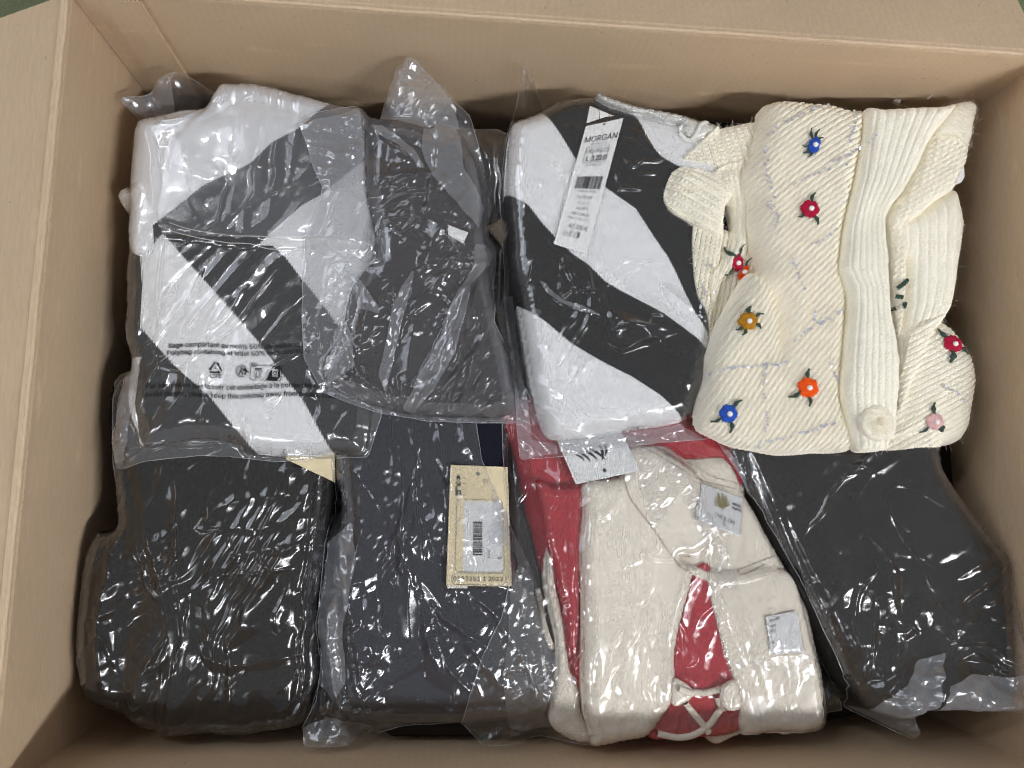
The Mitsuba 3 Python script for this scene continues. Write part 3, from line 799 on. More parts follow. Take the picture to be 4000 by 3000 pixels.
surf_line('red_beige_garment__seam', s3([(800, 340), (820, 460), (860, 560), (950, 680), (1040, 800), (1120, 920), (1210, 1030)]), zr3 + 0.016, 0.0004, 'mat_thread')
surf_line('red_beige_garment__seam', s3([(940, 175), (1050, 230), (1180, 310), (1320, 390), (1480, 440), (1650, 480)]), zr3 + 0.018, 0.0003, 'mat_thread')
surf_line('red_beige_garment__seam', s3([(1200, 1030), (1310, 1098)]), zr3 + 0.018, 0.0003, 'mat_thread')
surf_line('red_beige_garment__seam', s3([(1655, 1105), (1740, 1080), (1850, 1030)]), zr3 + 0.016, 0.0003, 'mat_thread')
surf_line('red_beige_garment__stitching', s3([(240, 520), (330, 535), (440, 535), (490, 510)]), zr3 + 0.012, 0.00025, 'mat_white_thread', dash=2, step=0.0012)
for tp in (s4([(1170, 830), (1290, 890), (1305, 950), (1250, 1000), (1160, 1020)]), s4([(1510, 940), (1530, 890), (1620, 850), (1650, 1040), (1560, 1060), (1515, 1010)])):
    garment('red_beige_garment__tab', tp, zr3 + 0.019, 'mat_beige', 0.004, 0.006, und=0.0008, seed=70, gap=0.0012, step=0.0014, skirt=0.004)
for cp in (s4([(1200, 900), (1290, 935), (1400, 950), (1520, 920)]), s4([(1250, 1000), (1310, 1080), (1380, 1160), (1440, 1240)]), s4([(1545, 1040), (1500, 1100), (1440, 1180), (1340, 1250), (1220, 1275), (1060, 1245)]), s4([(1500, 980), (1510, 1020), (1540, 1060)])):
    surf_line('red_beige_garment__lace_cord', cp, zr3 + 0.02, 0.0031, 'mat_cord', 0.0022, step=0.0015, sides=10)
surf_line('red_beige_garment__lace_cord', s4([(205, 210), (230, 320), (240, 440), (270, 560), (310, 630)]), zr3 + 0.006, 0.0031, 'mat_cord', 0.004, sides=10)
wt = card('neck_label', s3([(1350, 440), (1670, 545), (1640, 822), (1305, 705)]), 0.0008, 'mat_label', zs=0.022)
lab('neck_label', 'silvery white label with gold winged emblem on the beige collar', 'label')
em = []
for sgn in (-1, 1):
    for i in range(6):
        a = 1.50 - 0.24 * i
        q = [(sgn * 0.0015 * 0 + sgn * (0.0008 + t * (0.0035 + 0.0045 * math.sin(0.3 * i + .3)) * (1 - 0.35 * t * (i < 2)) * math.cos(a * (1 - 0.25 * t))), 0.001 - i * 0.0009 + t * 0.0085 * math.sin(a)) for t in np.linspace(0, 1, 6)]
        l = LineString(q)
        em.append(flat_poly(Polygon(list(l.parallel_offset(0.0006, 'left').coords) + [q[-1]] + list(l.parallel_offset(0.0006, 'right').coords)[::-1]).buffer(0.0001)))
em.append(flat_poly(Polygon([(-.0012, -.0045), (0, .0015), (.0012, -.0045), (0, -.0065)])))
shape_on(wt, 'neck_label__emblem', em, 0.52, 0.33, 'mat_gold_ink', 18)
text_on(wt, 'neck_label__name', 'THOLON', 0.0040, 0.36, 0.72, 'mat_grey_ink', -4)
text_on(wt, 'neck_label__size', 'S', 0.0042, 0.56, 0.86, 'mat_grey_ink', -4)
text_on(wt, 'neck_label__origin', 'MADE IN', 0.0024, 0.76, 0.26, 'mat_ink', -2, True)
text_on(wt, 'neck_label__origin', 'PAKISTAN', 0.0024, 0.755, 0.37, 'mat_ink', -2, True)
cl = card('care_sticker', s4([(1790, 370), (2010, 330), (2060, 620), (1830, 640)]), 0.0008, 'mat_label', zs=0.015)
lab('care_sticker', 'pale sticker with small black print on the right beige front', 'sticker')
for i, t_ in enumerate(('Kinder', 'nso', 'Kin', '8')):
    text_on(cl, 'care_sticker__print', t_, 0.0026, 0.1 - 0.01 * i, (0.16, 0.30, 0.43, 0.72)[i], 'mat_ink', 10)
wc = card('winged_card', s3([(240, -60), (690, -150), (895, 350), (455, 445)]), 0.001, 'mat_paper', zs=0.02)
lab('winged_card', 'white card with dark feather shapes poking out under the price tag bag', 'tag')
fe = []
for bx, by, L, w_, a in ((-.016, .009, .013, .0022, -62), (-.011, .0105, .016, .0024, -58), (-.0055, .011, .018, .0026, -55), (.0055, .012, .016, .0026, -105), (.0105, .012, .0125, .0022, -112), (-.020, .0075, .009, .0018, -60)):
    t_ = np.linspace(0, 1, 8)
    ar = math.radians(a)
    xs_, ys_ = bx + L * t_ * math.cos(ar) + .002 * np.sin(3 * t_), by + L * t_ * math.sin(ar)
    wd = w_ * np.sin(np.pi * (0.15 + 0.85 * t_)) * (1 - .2 * t_)
    nx_, ny_ = -math.sin(ar), math.cos(ar)
    fe.append(flat_poly(Polygon(list(zip(xs_ + wd * nx_ / 2, ys_ + wd * ny_ / 2)) + list(zip(xs_ - wd * nx_ / 2, ys_ - wd * ny_ / 2))[::-1]).buffer(0.0001)))
shape_on(wc, 'winged_card__emblem', fe, 0.50, 0.72, 'mat_ink', 0)
shape_on(wc, 'winged_card__hole', [flat_poly(shapely.Point(0, 0).buffer(0.0017))], 0.50, 0.90, 'mat_ink')
film('red_beige_garment_bag', [(1960, 1560), (2900, 1560), (2960, 1900), (3150, 2300), (3400, 2780), (3420, 2850), (3200, 2872), (2900, 2872), (2542, 2922), (2477, 2952), (2300, 2948), (2096, 2956), (1910, 2962), (1803, 2857), (1834, 2730), (1882, 2579), (1958, 2418), (1994, 2275), (1985, 2000), (1965, 1750)],
     0.026, 'mat_film_clear', gf, seed=71, k=0.2, fine=0.10, streaks=[(105, 0.038, 0.0022), (95, 0.02, 0.0012), (60, 0.024, 0.0010)], nran=45, ang=(70, 30), ramp=0.0020, sag=5, close=0.04, rlen=(0.01, 0.05), lifts=[(1920, 2940, 0.004, 0.03), (2300, 2940, 0.004, 0.03)],
     creases=[C(s4([(1060, 230), (1110, 400), (1180, 560), (1220, 640)]), 2.4, 5), C(s4([(940, 380), (930, 500), (960, 650), (950, 850), (1000, 1000), (1010, 1130)]), 2.4, 5), C(s4([(800, 470), (720, 600), (690, 700)]), 2, 5),
              C(s4([(490, 450), (490, 620), (460, 760), (530, 860)]), 3, 7), C(s3([(1030, 680), (1050, 900), (930, 960), (1150, 980), (1160, 910)]), 2.5, 6), C(s3([(830, 680), (780, 940), (770, 1060)]), 2.2, 4),
              C(s3([(1410, 900), (1500, 880), (1530, 960)]), 2.5, 6), C(s3([(1420, 960), (1450, 1198)]), 2.5, 6), C(s4([(1440, 100), (1560, 400), (1640, 620), (1720, 760)]), 2.8, 6), C(s4([(1200, 420), (1260, 520), (1330, 680), (1260, 740)]), 3, 6),
              C(s3([(860, 170), (900, 400), (1000, 800)]), 2, 5), C(s3([(1160, 180), (1300, 500), (1500, 850), (1640, 1198)]), 2.2, 5), C(s4([(0, 460), (100, 560), (230, 700), (310, 830)]), 2.6, 5),
              C(s4([(70, 380), (110, 600), (150, 900), (200, 1120)]), 3, 8), C(s4([(0, 1240), (200, 1270), (430, 1230), (640, 1300)]), 3, 6)],
     bands=[s4([(0, 200), (60, 0), (150, 120), (200, 400), (330, 700), (310, 830), (250, 1100), (300, 1220), (120, 1260), (0, 1250), (-60, 900)]), s3([(1150, 170), (1240, 290), (1500, 850), (1640, 1198), (1480, 1198), (1400, 950), (1200, 500), (1010, 800), (900, 450), (860, 200)])],
     kmap=[(2050, 2600, 0.06, 1.0), (3150, 2750, 0.04, 0.8)])
lab('red_beige_garment_bag', 'clear plastic bag over the red and beige garment, between navy and grey ones', 'plastic bag')

# ---- bottom row: grey garment at the right
s5 = lambda p: zm(p, 1.229, 2800, 1650)
g = garment('grey_garment', [(2850, 1500), (3640, 1500), (3690, 1800), (3815, 2020), (3985, 2240), (4060, 2450), (4070, 2715), (3720, 2765), (3480, 2800), (3400, 2770), (3250, 2500), (3050, 2110)], 0.034, 'mat_grey', 0.03, 0.035, tilt=(0.10, 0.02), und=0.004, folds=[(-58, 0.05, 0.004)], layers=0.003, seed=81, gap=0.002)
lab('grey_garment', 'charcoal grey folded garment in the bag at the lower right corner', 'folded garment')
film('grey_garment_bag', [(2820, 1500), (3650, 1500), (3710, 1790), (3840, 2030), (4010, 2260), (4090, 2450), (4110, 2745), (4000, 2760), (3850, 2768), (3687, 2783), (3585, 2773), (3584, 2850), (3610, 2885), (3592, 2902), (3410, 2826), (3330, 2650), (3180, 2335), (3000, 1992), (2826, 1723)],
     0.03, 'mat_film_clear', g, seed=82, k=0.32, fine=0.12, streaks=[(-58, 0.036, 0.0032), (-75, 0.02, 0.0016), (35, 0.026, 0.002)], nran=35, ang=(-50, 40), ramp=0.0022, sag=3.2, lifts=[(3560, 2850, 0.022, 0.025), (4080, 2700, 0.06, 0.05)], fold='mat_film_fold',
     creases=[C(s5([(745, 255), (830, 470), (900, 590), (1000, 770), (1070, 920), (1110, 1020)]), 2.8, 5), C(s5([(640, 215), (540, 340), (480, 460), (380, 600)]), 2.8, 6), C(s5([(620, 210), (690, 205), (745, 255)]), 2, 5),
              C(s5([(720, 540), (830, 700), (850, 740)]), 2.6, 7), C(s5([(760, 690), (680, 790), (650, 960), (680, 1100)]), 3, 9), C(s5([(760, 890), (740, 1050), (715, 1250)]), 3, 6), C(s5([(820, 920), (920, 970), (1020, 1040)]), 2.6, 5),
              C(s5([(770, 1320), (830, 1220), (950, 1090), (1060, 1050)]), 4, 9), C(s5([(1080, 1060), (1200, 1040), (1330, 1040)]), 3.2, 7), C(s5([(1180, 1070), (1260, 1120), (1330, 1180)]), 3.2, 8), C(s5([(1300, 1080), (1400, 1110), (1470, 1170)]), 3, 7),
              C(s5([(1090, 1390), (1200, 1360), (1475, 1290)]), 4, 8), C(s5([(1250, 900), (1290, 940), (1400, 930)]), 3.2, 8), C(s5([(1000, 1340), (1020, 1200), (1060, 1100)]), 3, 7), C(s5([(40, 110), (200, 420), (400, 830), (560, 1190), (700, 1370)]), 3, 6),
              C(s5([(75, 110), (260, 450), (440, 860), (600, 1160)]), 2.5, 5), C(s5([(520, 1040), (560, 1120), (600, 1180)]), 3, 6)],
     bands=[s5([(30, 95), (120, 180), (300, 560), (470, 900), (640, 1240), (740, 1400), (700, 1380), (560, 1200), (420, 920), (250, 540)]), s5([(740, 1430), (770, 1330), (950, 1130), (1060, 1090), (1010, 1230), (1000, 1340), (960, 1380), (985, 1530)]), s5([(1000, 1400), (1040, 1240), (1150, 1180), (1300, 1200), (1480, 1130), (1560, 1180), (1560, 1360), (1475, 1368), (1090, 1395)])],
     fans=[(3410, 2800, 18, 0.02, 0.10, 0.002, 0.2, 1.9)], kmap=[(3550, 2830, 0.025, 2.0), (3600, 2720, 0.05, 2.2), (3880, 2680, 0.05, 2.2), (3450, 2350, 0.04, 0.5)])
lab('grey_garment_bag', 'clear plastic bag over the charcoal garment, its torn end twisted at the lower right', 'plastic bag')
# ------------------------------------------------------------------ top row: printed bag with the striped sweater, left
Z1 = 0.032
gl = curve([(470, 940), (484, 955), (552, 1004), (560, 1112), (550, 1281), (674, 1422), (821, 1552), (946, 1710), (1010, 1790)], Z1)
gu = curve([(612, 880), (674, 955), (897, 1205), (1000, 1324), (1190, 1574), (1293, 1764), (1320, 1810)], Z1)
gv = curve([(1030, 900), (1054, 950), (1114, 1004), (1182, 1094), (1225, 1145), (1335, 1290), (1440, 1400), (1700, 1800)], Z1)
gw = curve([(560, 1380), (540, 1410), (519, 1574), (532, 1700), (552, 1750), (560, 1780)], Z1)
yw = float(px([(540, 1392)], Z1)[0][1])


def body_color(p, n, uv):
    x = p.x + zig(p, 0.0)
    white = ((x > pl(p.y, *gl)) & (x < pl(p.y, *gu))) | (x > pl(p.y, *gv)) | ((p.y < yw) & (p.x < pl(p.y, *gw)))
    return dr.select(white, mi.Color3f(WHITEK), mi.Color3f(BLACKK)) * (0.985 + 0.03 * mikit.noise(p.x * 300, p.y * 300, p.z * 300))


scene['mat_stripe_body'] = cloth(mikit.proc(body_color), rib_bump(0.0), 0.00035, 0.85, 0.15)
f1 = px([(560, 905), (612, 878), (734, 783), (797, 733), (978, 648), (1068, 562), (1172, 507), (1250, 440), (1300, 400), (1400, 385)], Z1 + 0.004)[:, :2]
f2 = px([(1000, 960), (1070, 905), (1180, 810), (1267, 760), (1350, 690), (1450, 610), (1500, 580)], Z1 + 0.004)[:, :2]


def top_color(p, n, uv):
    y = p.y + zig(p, 0.0) * 0.8
    black = (y < pl(p.x, f1[:, 0], f1[:, 1])) & (y > pl(p.x, f2[:, 0], f2[:, 1])) & (p.x > float(f1[1, 0]) - 0.002)
    return dr.select(black, mi.Color3f(BLACKK), mi.Color3f(WHITEK)) * (0.985 + 0.03 * mikit.noise(p.x * 300, p.y * 300, p.z * 300))


scene['mat_stripe_top'] = cloth(mikit.proc(top_color), rib_bump(0.0), 0.00025, 0.85, 0.15)
z1 = lambda p: zm(p, 2.212, 300, 200)
z2 = lambda p: zm(p, 1.843, 300, 950)
g1 = garment('striped_sweater__body', [(500, 700), (1440, 700), (1460, 1000), (1450, 1500), (1425, 1765), (1293, 1770), (1190, 1785), (960, 1768), (930, 1735), (772, 1712), (552, 1746), (524, 1690), (500, 1600), (484, 1400), (466, 1275), (476, 1100), (484, 955), (490, 850)], Z1, 'mat_stripe_body', 0.03, 0.03, und=0.004, seed=91, smooth=True, step=0.0018, gap=0.002,
             creases=[C(z2([(460, 90), (470, 300), (455, 600), (420, 850)]), 3.5, 9), C(z2([(1200, 1250), (1215, 1450), (1240, 1530)]), 3, 8), C(z2([(700, 300), (560, 700)]), 2, 14)])
lab('striped_sweater', 'black and white striped ribbed sweater folded in the printed bag at the upper left', 'sweater')
g1b = garment('striped_sweater__sleeve', [(494, 950), (500, 697), (515, 520), (526, 472), (545, 453), (693, 419), (797, 412), (830, 360), (858, 320), (900, 316), (1023, 324), (1114, 347), (1300, 394), (1420, 440), (1450, 700), (1430, 955), (1290, 962), (1150, 952), (950, 946), (800, 932), (690, 920), (620, 905), (560, 985)], Z1 + 0.008, 'mat_stripe_top', 0.016, 0.02, und=0.004, seed=92, smooth=True, step=0.0018, gap=0.001,
              creases=[C(z1([(1230, 300), (1150, 480), (900, 800), (800, 1100)]), 3, 14), C(z1([(520, 570), (620, 800), (680, 1400)]), 2.5, 16), C(z1([(700, 600), (900, 590), (1080, 480)]), 3, 7)])
labels['striped_sweater__sleeve'] = {'label': 'folded over white and black upper half'}
surf_line('striped_sweater__hem_thread', z1([(700, 1500), (860, 1560), (1100, 1610), (1300, 1640), (1500, 1650), (1700, 1690), (2150, 1660)]), Z1 + 0.008, 0.00045, 'mat_white_thread', 0.0003, step=0.002)
surf_line('striped_sweater__hem_thread', z1([(800, 1480), (950, 1530), (1120, 1560), (1350, 1590), (1600, 1595), (1800, 1620), (2150, 1600)]), Z1 + 0.008, 0.00045, 'mat_white_thread', 0.0003, step=0.002)
gt = dict(poly=g1['poly'].union(g1b['poly']))
fb1 = film('printed_bag', [(447, 372), (560, 320), (680, 260), (860, 290), (1000, 308), (1265, 368), (1350, 398), (1440, 430), (1500, 900), (1495, 1500), (1486, 1630), (1430, 1783), (1300, 1789), (1060, 1800), (924, 1784), (761, 1774), (544, 1796), (457, 1826), (408, 1820), (404, 1710), (430, 1625), (470, 1411), (462, 1275), (458, 1004), (470, 900), (482, 650), (478, 530), (492, 478), (540, 436)],
           Z1 + 0.006, 'mat_film', gt, seed=95, fold='mat_film_fold', k=0.16, fine=0.06, streaks=[(55, 0.03, 0.0016), (85, 0.02, 0.0014)], nran=25, ang=(50, 40), ramp=0.0018, sag=3.2, lifts=[(470, 372, 0.03, 0.02), (660, 290, 0.03, 0.03)],
           creases=[C(z1([(1500, 830), (1640, 780), (1790, 750)]), 2.6, 4), C(z1([(1470, 995), (1650, 998), (1830, 998)]), 2.2, 3.5), C(z1([(1290, 1430), (1530, 1320), (1750, 1220), (1900, 1160), (2100, 1135)]), 2.8, 4.5),
                    C(z1([(1450, 1010), (1300, 1250), (1220, 1450)]), 2.4, 5), C(z1([(1440, 720), (1455, 440), (1560, 430)]), 3, 7), C(z1([(1460, 700), (1560, 560), (1620, 400)]), 3, 6), C(z1([(1260, 300), (1280, 430), (1230, 480)]), 3, 5),
                    C(z1([(1680, 330), (1760, 350), (1810, 380)]), 3, 6), C(z1([(960, 1280), (970, 1350), (1080, 1510)]), 2.2, 5), C(z1([(690, 540), (760, 640)]), 2.4, 5),
                    C(z1([(1080, 1510), (900, 1659)]), 2.4, 4), C(z1([(1230, 1400), (1210, 1500), (1080, 1560)]), 2.4, 5),
                    C(z2([(640, 860), (900, 660), (1100, 490), (1220, 290)]), 2.8, 5), C(z2([(740, 890), (1000, 680), (1180, 540), (1330, 310), (1440, 190)]), 3, 5), C(z2([(600, 20), (580, 300), (570, 640)]), 2.6, 4.5),
                    C(z2([(530, 20), (450, 250), (380, 580)]), 3, 5), C(z2([(575, 880), (500, 1000), (410, 1140)]), 3, 5), C(z2([(575, 880), (540, 740), (600, 620)]), 3, 6), C(z2([(575, 880), (680, 910), (770, 930)]), 2.6, 6),
                    C(z2([(1640, 780), (1500, 850), (1340, 960), (1290, 1010)]), 2.6, 4.5), C(z2([(290, 1570), (430, 1500), (560, 1450), (900, 1440), (1080, 1430)]), 3, 5), C(z2([(1190, 1390), (1150, 1480), (1185, 1540)]), 3, 6),
                    C(z2([(1290, 1230), (1390, 1150), (1480, 1080)]), 3, 8), C(z2([(1290, 1230), (1400, 1260), (1440, 1370)]), 2.5, 6), C(z2([(900, 1170), (880, 1300), (870, 1400)]), 2, 8),
                    C(z2([(340, 800), (290, 1150), (270, 1500)]), 2.5, 5), C(z2([(320, 300), (385, 345), (345, 390)]), 2.5, 6), C(z2([(900, 180), (860, 300), (800, 430)]), 2, 5)],
           bands=[z1([(335, 385), (560, 275), (840, 130), (780, 300), (730, 470), (540, 510)]), z2([(330, 850), (420, 800), (440, 900), (380, 1100), (350, 1300), (290, 1560), (210, 1590), (200, 1400), (250, 1230)])],
           kmap=[(700, 1420, 0.03, 0.6), (1150, 1640, 0.03, 0.8), (1000, 380, 0.05, 0.8)])
Wt = fb1['W']
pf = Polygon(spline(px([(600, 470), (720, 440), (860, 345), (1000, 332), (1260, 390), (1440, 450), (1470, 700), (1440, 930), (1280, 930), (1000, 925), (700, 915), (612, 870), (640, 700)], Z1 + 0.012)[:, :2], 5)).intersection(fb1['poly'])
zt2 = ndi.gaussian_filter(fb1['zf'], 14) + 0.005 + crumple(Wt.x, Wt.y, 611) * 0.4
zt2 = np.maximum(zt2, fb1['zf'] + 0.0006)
add('printed_bag__flap', sheet(pf, lambda a, b: Wt.sample(zt2, a, b), 0.002), 'mat_film_milky')  # extra milky sheet, stands in for a bright reflection on the film
labels['printed_bag__flap'] = {'label': 'added milky sheet that stands in for the reflection on the upper part of the bag'}
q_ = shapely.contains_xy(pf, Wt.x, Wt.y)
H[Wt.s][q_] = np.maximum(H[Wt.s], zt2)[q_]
lab('printed_bag', 'clear plastic bag printed with recycling text and symbols, at the upper left', 'plastic bag')


def bag_print(key, text, h, a, b, z, mat='mat_ink', bold=True):
    """lettering on the film: runs from pixel a towards pixel b"""
    vv, f = flat_text(text, h, bold)
    A, B = px([a], z)[0][:2], px([b], z)[0][:2]
    L = np.linalg.norm(B - A)
    d = (B - A) / L
    vv = vv * [L / vv[:, 0].max(), 1]
    bow = 0.0012 * np.sin(vv[:, 0] * 60)
    p = A + vv[:, :1] * d + (vv[:, 1:] + bow[:, None]) * [-d[1], d[0]]
    z_ = fb1['W'].sample(ndi.gaussian_filter(fb1['top'], 1.0), p[:, 0], p[:, 1]) + 0.0005
    return add(key, trimesh.Trimesh(np.column_stack([p, z_]), f, process=False), mat, False)


ZP = Z1 + 0.01
w1 = lambda x, y: (x / 2.949 + 600, y / 2.95 + 1280)
bag_print('printed_bag__text', 'llage comportant au moins 50% de matières re', 0.0042, w1(130, 215), w1(1760, 215), ZP)
bag_print('printed_bag__text', 'Polybag containing at least 50% recycled mate', 0.0042, w1(110, 300), w1(1790, 292), ZP)
bag_print('printed_bag__text', 'LDPE', 0.0037, w1(610, 565), w1(748, 575), ZP, bold=True)
bag_print('printed_bag__text', 'Par sécurité ne pas laisser cet emballage à la portée des enfants', 0.0043, w1(-120, 690), w1(2080, 690), ZP)
bag_print('printed_bag__text', 'avoid danger, please keep this polybag away from babies, child', 0.0043, w1(-130, 790), w1(2090, 790), ZP)
bag_print('printed_bag__text', 'FR', 0.0028, w1(1092, 425), w1(1138, 425), ZP, bold=True)
bag_print('printed_bag__text', '4', 0.0032, w1(668, 470), w1(696, 470), ZP, bold=True)


def bag_shape(key, shapes, o, z, mat='mat_ink', sc=1.0):
    A = px([o], z)[0][:2]
    ms = []
    for v, f in shapes:
        v, f = trimesh.remesh.subdivide_to_size(np.column_stack([v, np.zeros(len(v))]), np.asarray(f), 0.003, max_iter=12)
        v = v[:, :2]
        p = np.asarray(v) * sc + A
        z_ = fb1['W'].sample(ndi.gaussian_filter(fb1['top'], 1.0), p[:, 0], p[:, 1]) + 0.0005
        ms.append(trimesh.Trimesh(np.column_stack([p, z_]), f, process=False))
    return add(key, join(ms), mat, False)


def arrow(tip, d, s=0.0026):
    d = np.array(d) / np.hypot(*d)
    n_ = np.array([-d[1], d[0]])
    t_ = np.array(tip)
    return flat_poly(Polygon([t_, t_ - d * s + n_ * s * .62, t_ - d * s - n_ * s * .62]))


R3 = 0.0078
tr = [(R3 * math.cos(math.radians(a)), R3 * 0.92 * math.sin(math.radians(a))) for a in (90, 210, 330)]
sh = []
for i in range(3):
    a, b = np.array(tr[i]), np.array(tr[(i + 1) % 3])
    sh.append(stroke([a * 0.9 + b * 0.1 + (0, 0), a * 0.25 + b * 0.75], 0.0014))
    sh.append(arrow(a * 0.12 + b * 0.88, b - a))
bag_shape('printed_bag__recycling_mark', sh, w1(685, 455), ZP)
ring = [(0.0052 * math.cos(a), 0.0052 * math.sin(a)) for a in np.linspace(0.9, 5.2, 22)]
man = [flat_poly(shapely.Point(-.0006, .0030).buffer(.0009)), stroke([(-.0010, .0018), (-.0016, -.0006), (-.0028, -.0034)], .0011), stroke([(-.0012, .0002), (.0006, -.0012), (.0004, -.0036)], .0010), stroke([(-.0004, .0014), (.0016, .0004), (.0030, .0006)], .0008),
       arrow((.0064, -.0006), (1, -.25), .0034), arrow((.0038, .0036), (.6, .9), .0032), stroke([(.002, -.003), (.0042, -.0022)], .0014)]
bag_shape('printed_bag__sorting_mark', [stroke(ring, .0008)] + man, w1(992, 488), ZP)
k_ = 0.0000835
fr = sbox(0, 0, 345 * k_, 165 * k_).buffer(-.002).buffer(.002)
bin_ = [flat_poly(fr.buffer(.0003).difference(fr.buffer(-.0003))), flat_poly(sbox(0, 165 * k_ - .001, 60 * k_, 165 * k_ + 30 * k_).difference(sbox(.0005, 165 * k_ - .0006, 60 * k_ - .0005, 165 * k_ + 26 * k_))),
        flat_poly(Polygon([(180 * k_, .0002), (300 * k_, .0002), (335 * k_, 40 * k_), (335 * k_, 160 * k_), (250 * k_, 160 * k_)]).difference(sbox(245 * k_, 40 * k_, 310 * k_, 130 * k_))),
        stroke([(50 * k_, 120 * k_), (58 * k_, 25 * k_), (115 * k_, 25 * k_), (123 * k_, 120 * k_)], .0006, True), stroke([(66 * k_, 108 * k_), (70 * k_, 40 * k_), (104 * k_, 40 * k_), (108 * k_, 108 * k_)], .0005, True), stroke([(46 * k_, 132 * k_), (127 * k_, 132 * k_)], .0008),
        stroke([((278 + 17 * math.cos(a)) * k_, (85 + 17 * math.sin(a)) * k_) for a in np.linspace(0.6, 5.6, 12)], .0007), arrow((300 * k_, 103 * k_), (.7, .7), .0018)]
bag_shape('printed_bag__sorting_mark', bin_, w1(1085, 590), ZP)

# ------------------------------------------------------------------ top row: crumpled bag in the middle
Z2 = 0.036
y3 = lambda p: zm(p, 1.952, 1100, 150)
y4 = lambda p: zm(p, 1.952, 1100, 900)
ct2 = card('brown_tag', [(1904, 866), (2010, 800), (2100, 960), (1984, 968)], 0.001, 'mat_kraft_card_dark', zs=0.01)
lab('brown_tag', 'brown card tag half hidden between the crumpled bag and the price tag bag', 'tag')
shape_on(ct2, 'brown_tag__mark', [stroke([(.003 * math.cos(a), .003 * math.sin(a)) for a in np.linspace(0, 6.2, 14)], .0005)], 0.6, 0.25, 'mat_ink')
film('lower_bag', [(1700, 470), (1950, 480), (2080, 560), (2150, 900), (2130, 1400), (2100, 1650), (1700, 1650)], 0.0, 'mat_film_clear', None, seed=99, k=0.6, nran=80, ang=(75, 25),
     creases=[C([(1990, 700), (1930, 830), (1905, 900)], 3, 6), C([(1935, 1060), (1990, 1055), (1985, 1075)], 3, 5)])
lab('lower_bag', 'clear plastic bag deeper down with the brown tag, between crumpled and price tag bags', 'plastic bag')
g2 = garment('dark_garment', [(1425, 490), (1440, 462), (1550, 480), (1665, 505), (1800, 530), (1872, 640), (1895, 850), (1925, 1100), (1985, 1380), (2010, 1600), (1850, 1630), (1600, 1610), (1400, 1560), (1275, 1500), (1275, 1400), (1330, 1300), (1375, 1130), (1465, 990), (1455, 867), (1433, 755), (1428, 560)], Z2, 'mat_brown_black', 0.028, 0.025, und=0.006, seed=101, gap=0.002, zpts=None,
             creases=[C(y3([(680, 1190), (800, 1100), (950, 1060), (1150, 1040)]), 6, 10), C(y3([(700, 1300), (850, 1200), (1000, 1160), (1160, 1140)]), 5, 9), C(y3([(700, 1400), (900, 1380), (1100, 1300)]), 4, 10), C(y4([(700, 300), (640, 700), (560, 1100)]), 5, 20), C(y4([(1050, 500), (980, 900), (900, 1350)]), 5, 24), C(y4([(1450, 400), (1350, 800), (1250, 1300)]), 5, 20)])
lab('dark_garment', 'dark brown black garment inside the heavily crumpled bag in the top middle', 'folded garment')
wl = card('white_label', [(1752, 886), (1776, 878), (1829, 918), (1808, 955), (1752, 920)][0:1] + [(1829, 914), (1809, 956), (1750, 922)], 0.0025, 'mat_paper', zs=Z2)
lab('white_label', 'small blank white label on the dark garment inside the crumpled bag', 'label')
zp2 = np.full(40, Z2)
o2 = [(1594, 183), (1643, 242), (1725, 319), (1761, 375), (1833, 427), (1868, 498), (1899, 585), (1930, 760), (1915, 816), (1920, 918), (1950, 972), (1935, 1105), (1930, 1253), (2017, 1412), (2037, 1515), (2027, 1648), (1807, 1650), (1669, 1642), (1551, 1624), (1479, 1612), (1380, 1580), (1269, 1535), (1187, 1400), (1179, 1207), (1179, 1095), (1200, 918), (1262, 800), (1269, 749), (1233, 678), (1208, 585), (1177, 503), (1240, 458), (1412, 421), (1459, 411), (1505, 365), (1530, 293), (1551, 247), (1576, 232)]
zz2 = [0.062, 0.056, 0.05, 0.046] + [Z2] * 30 + [0.045, 0.05, 0.054, 0.058]
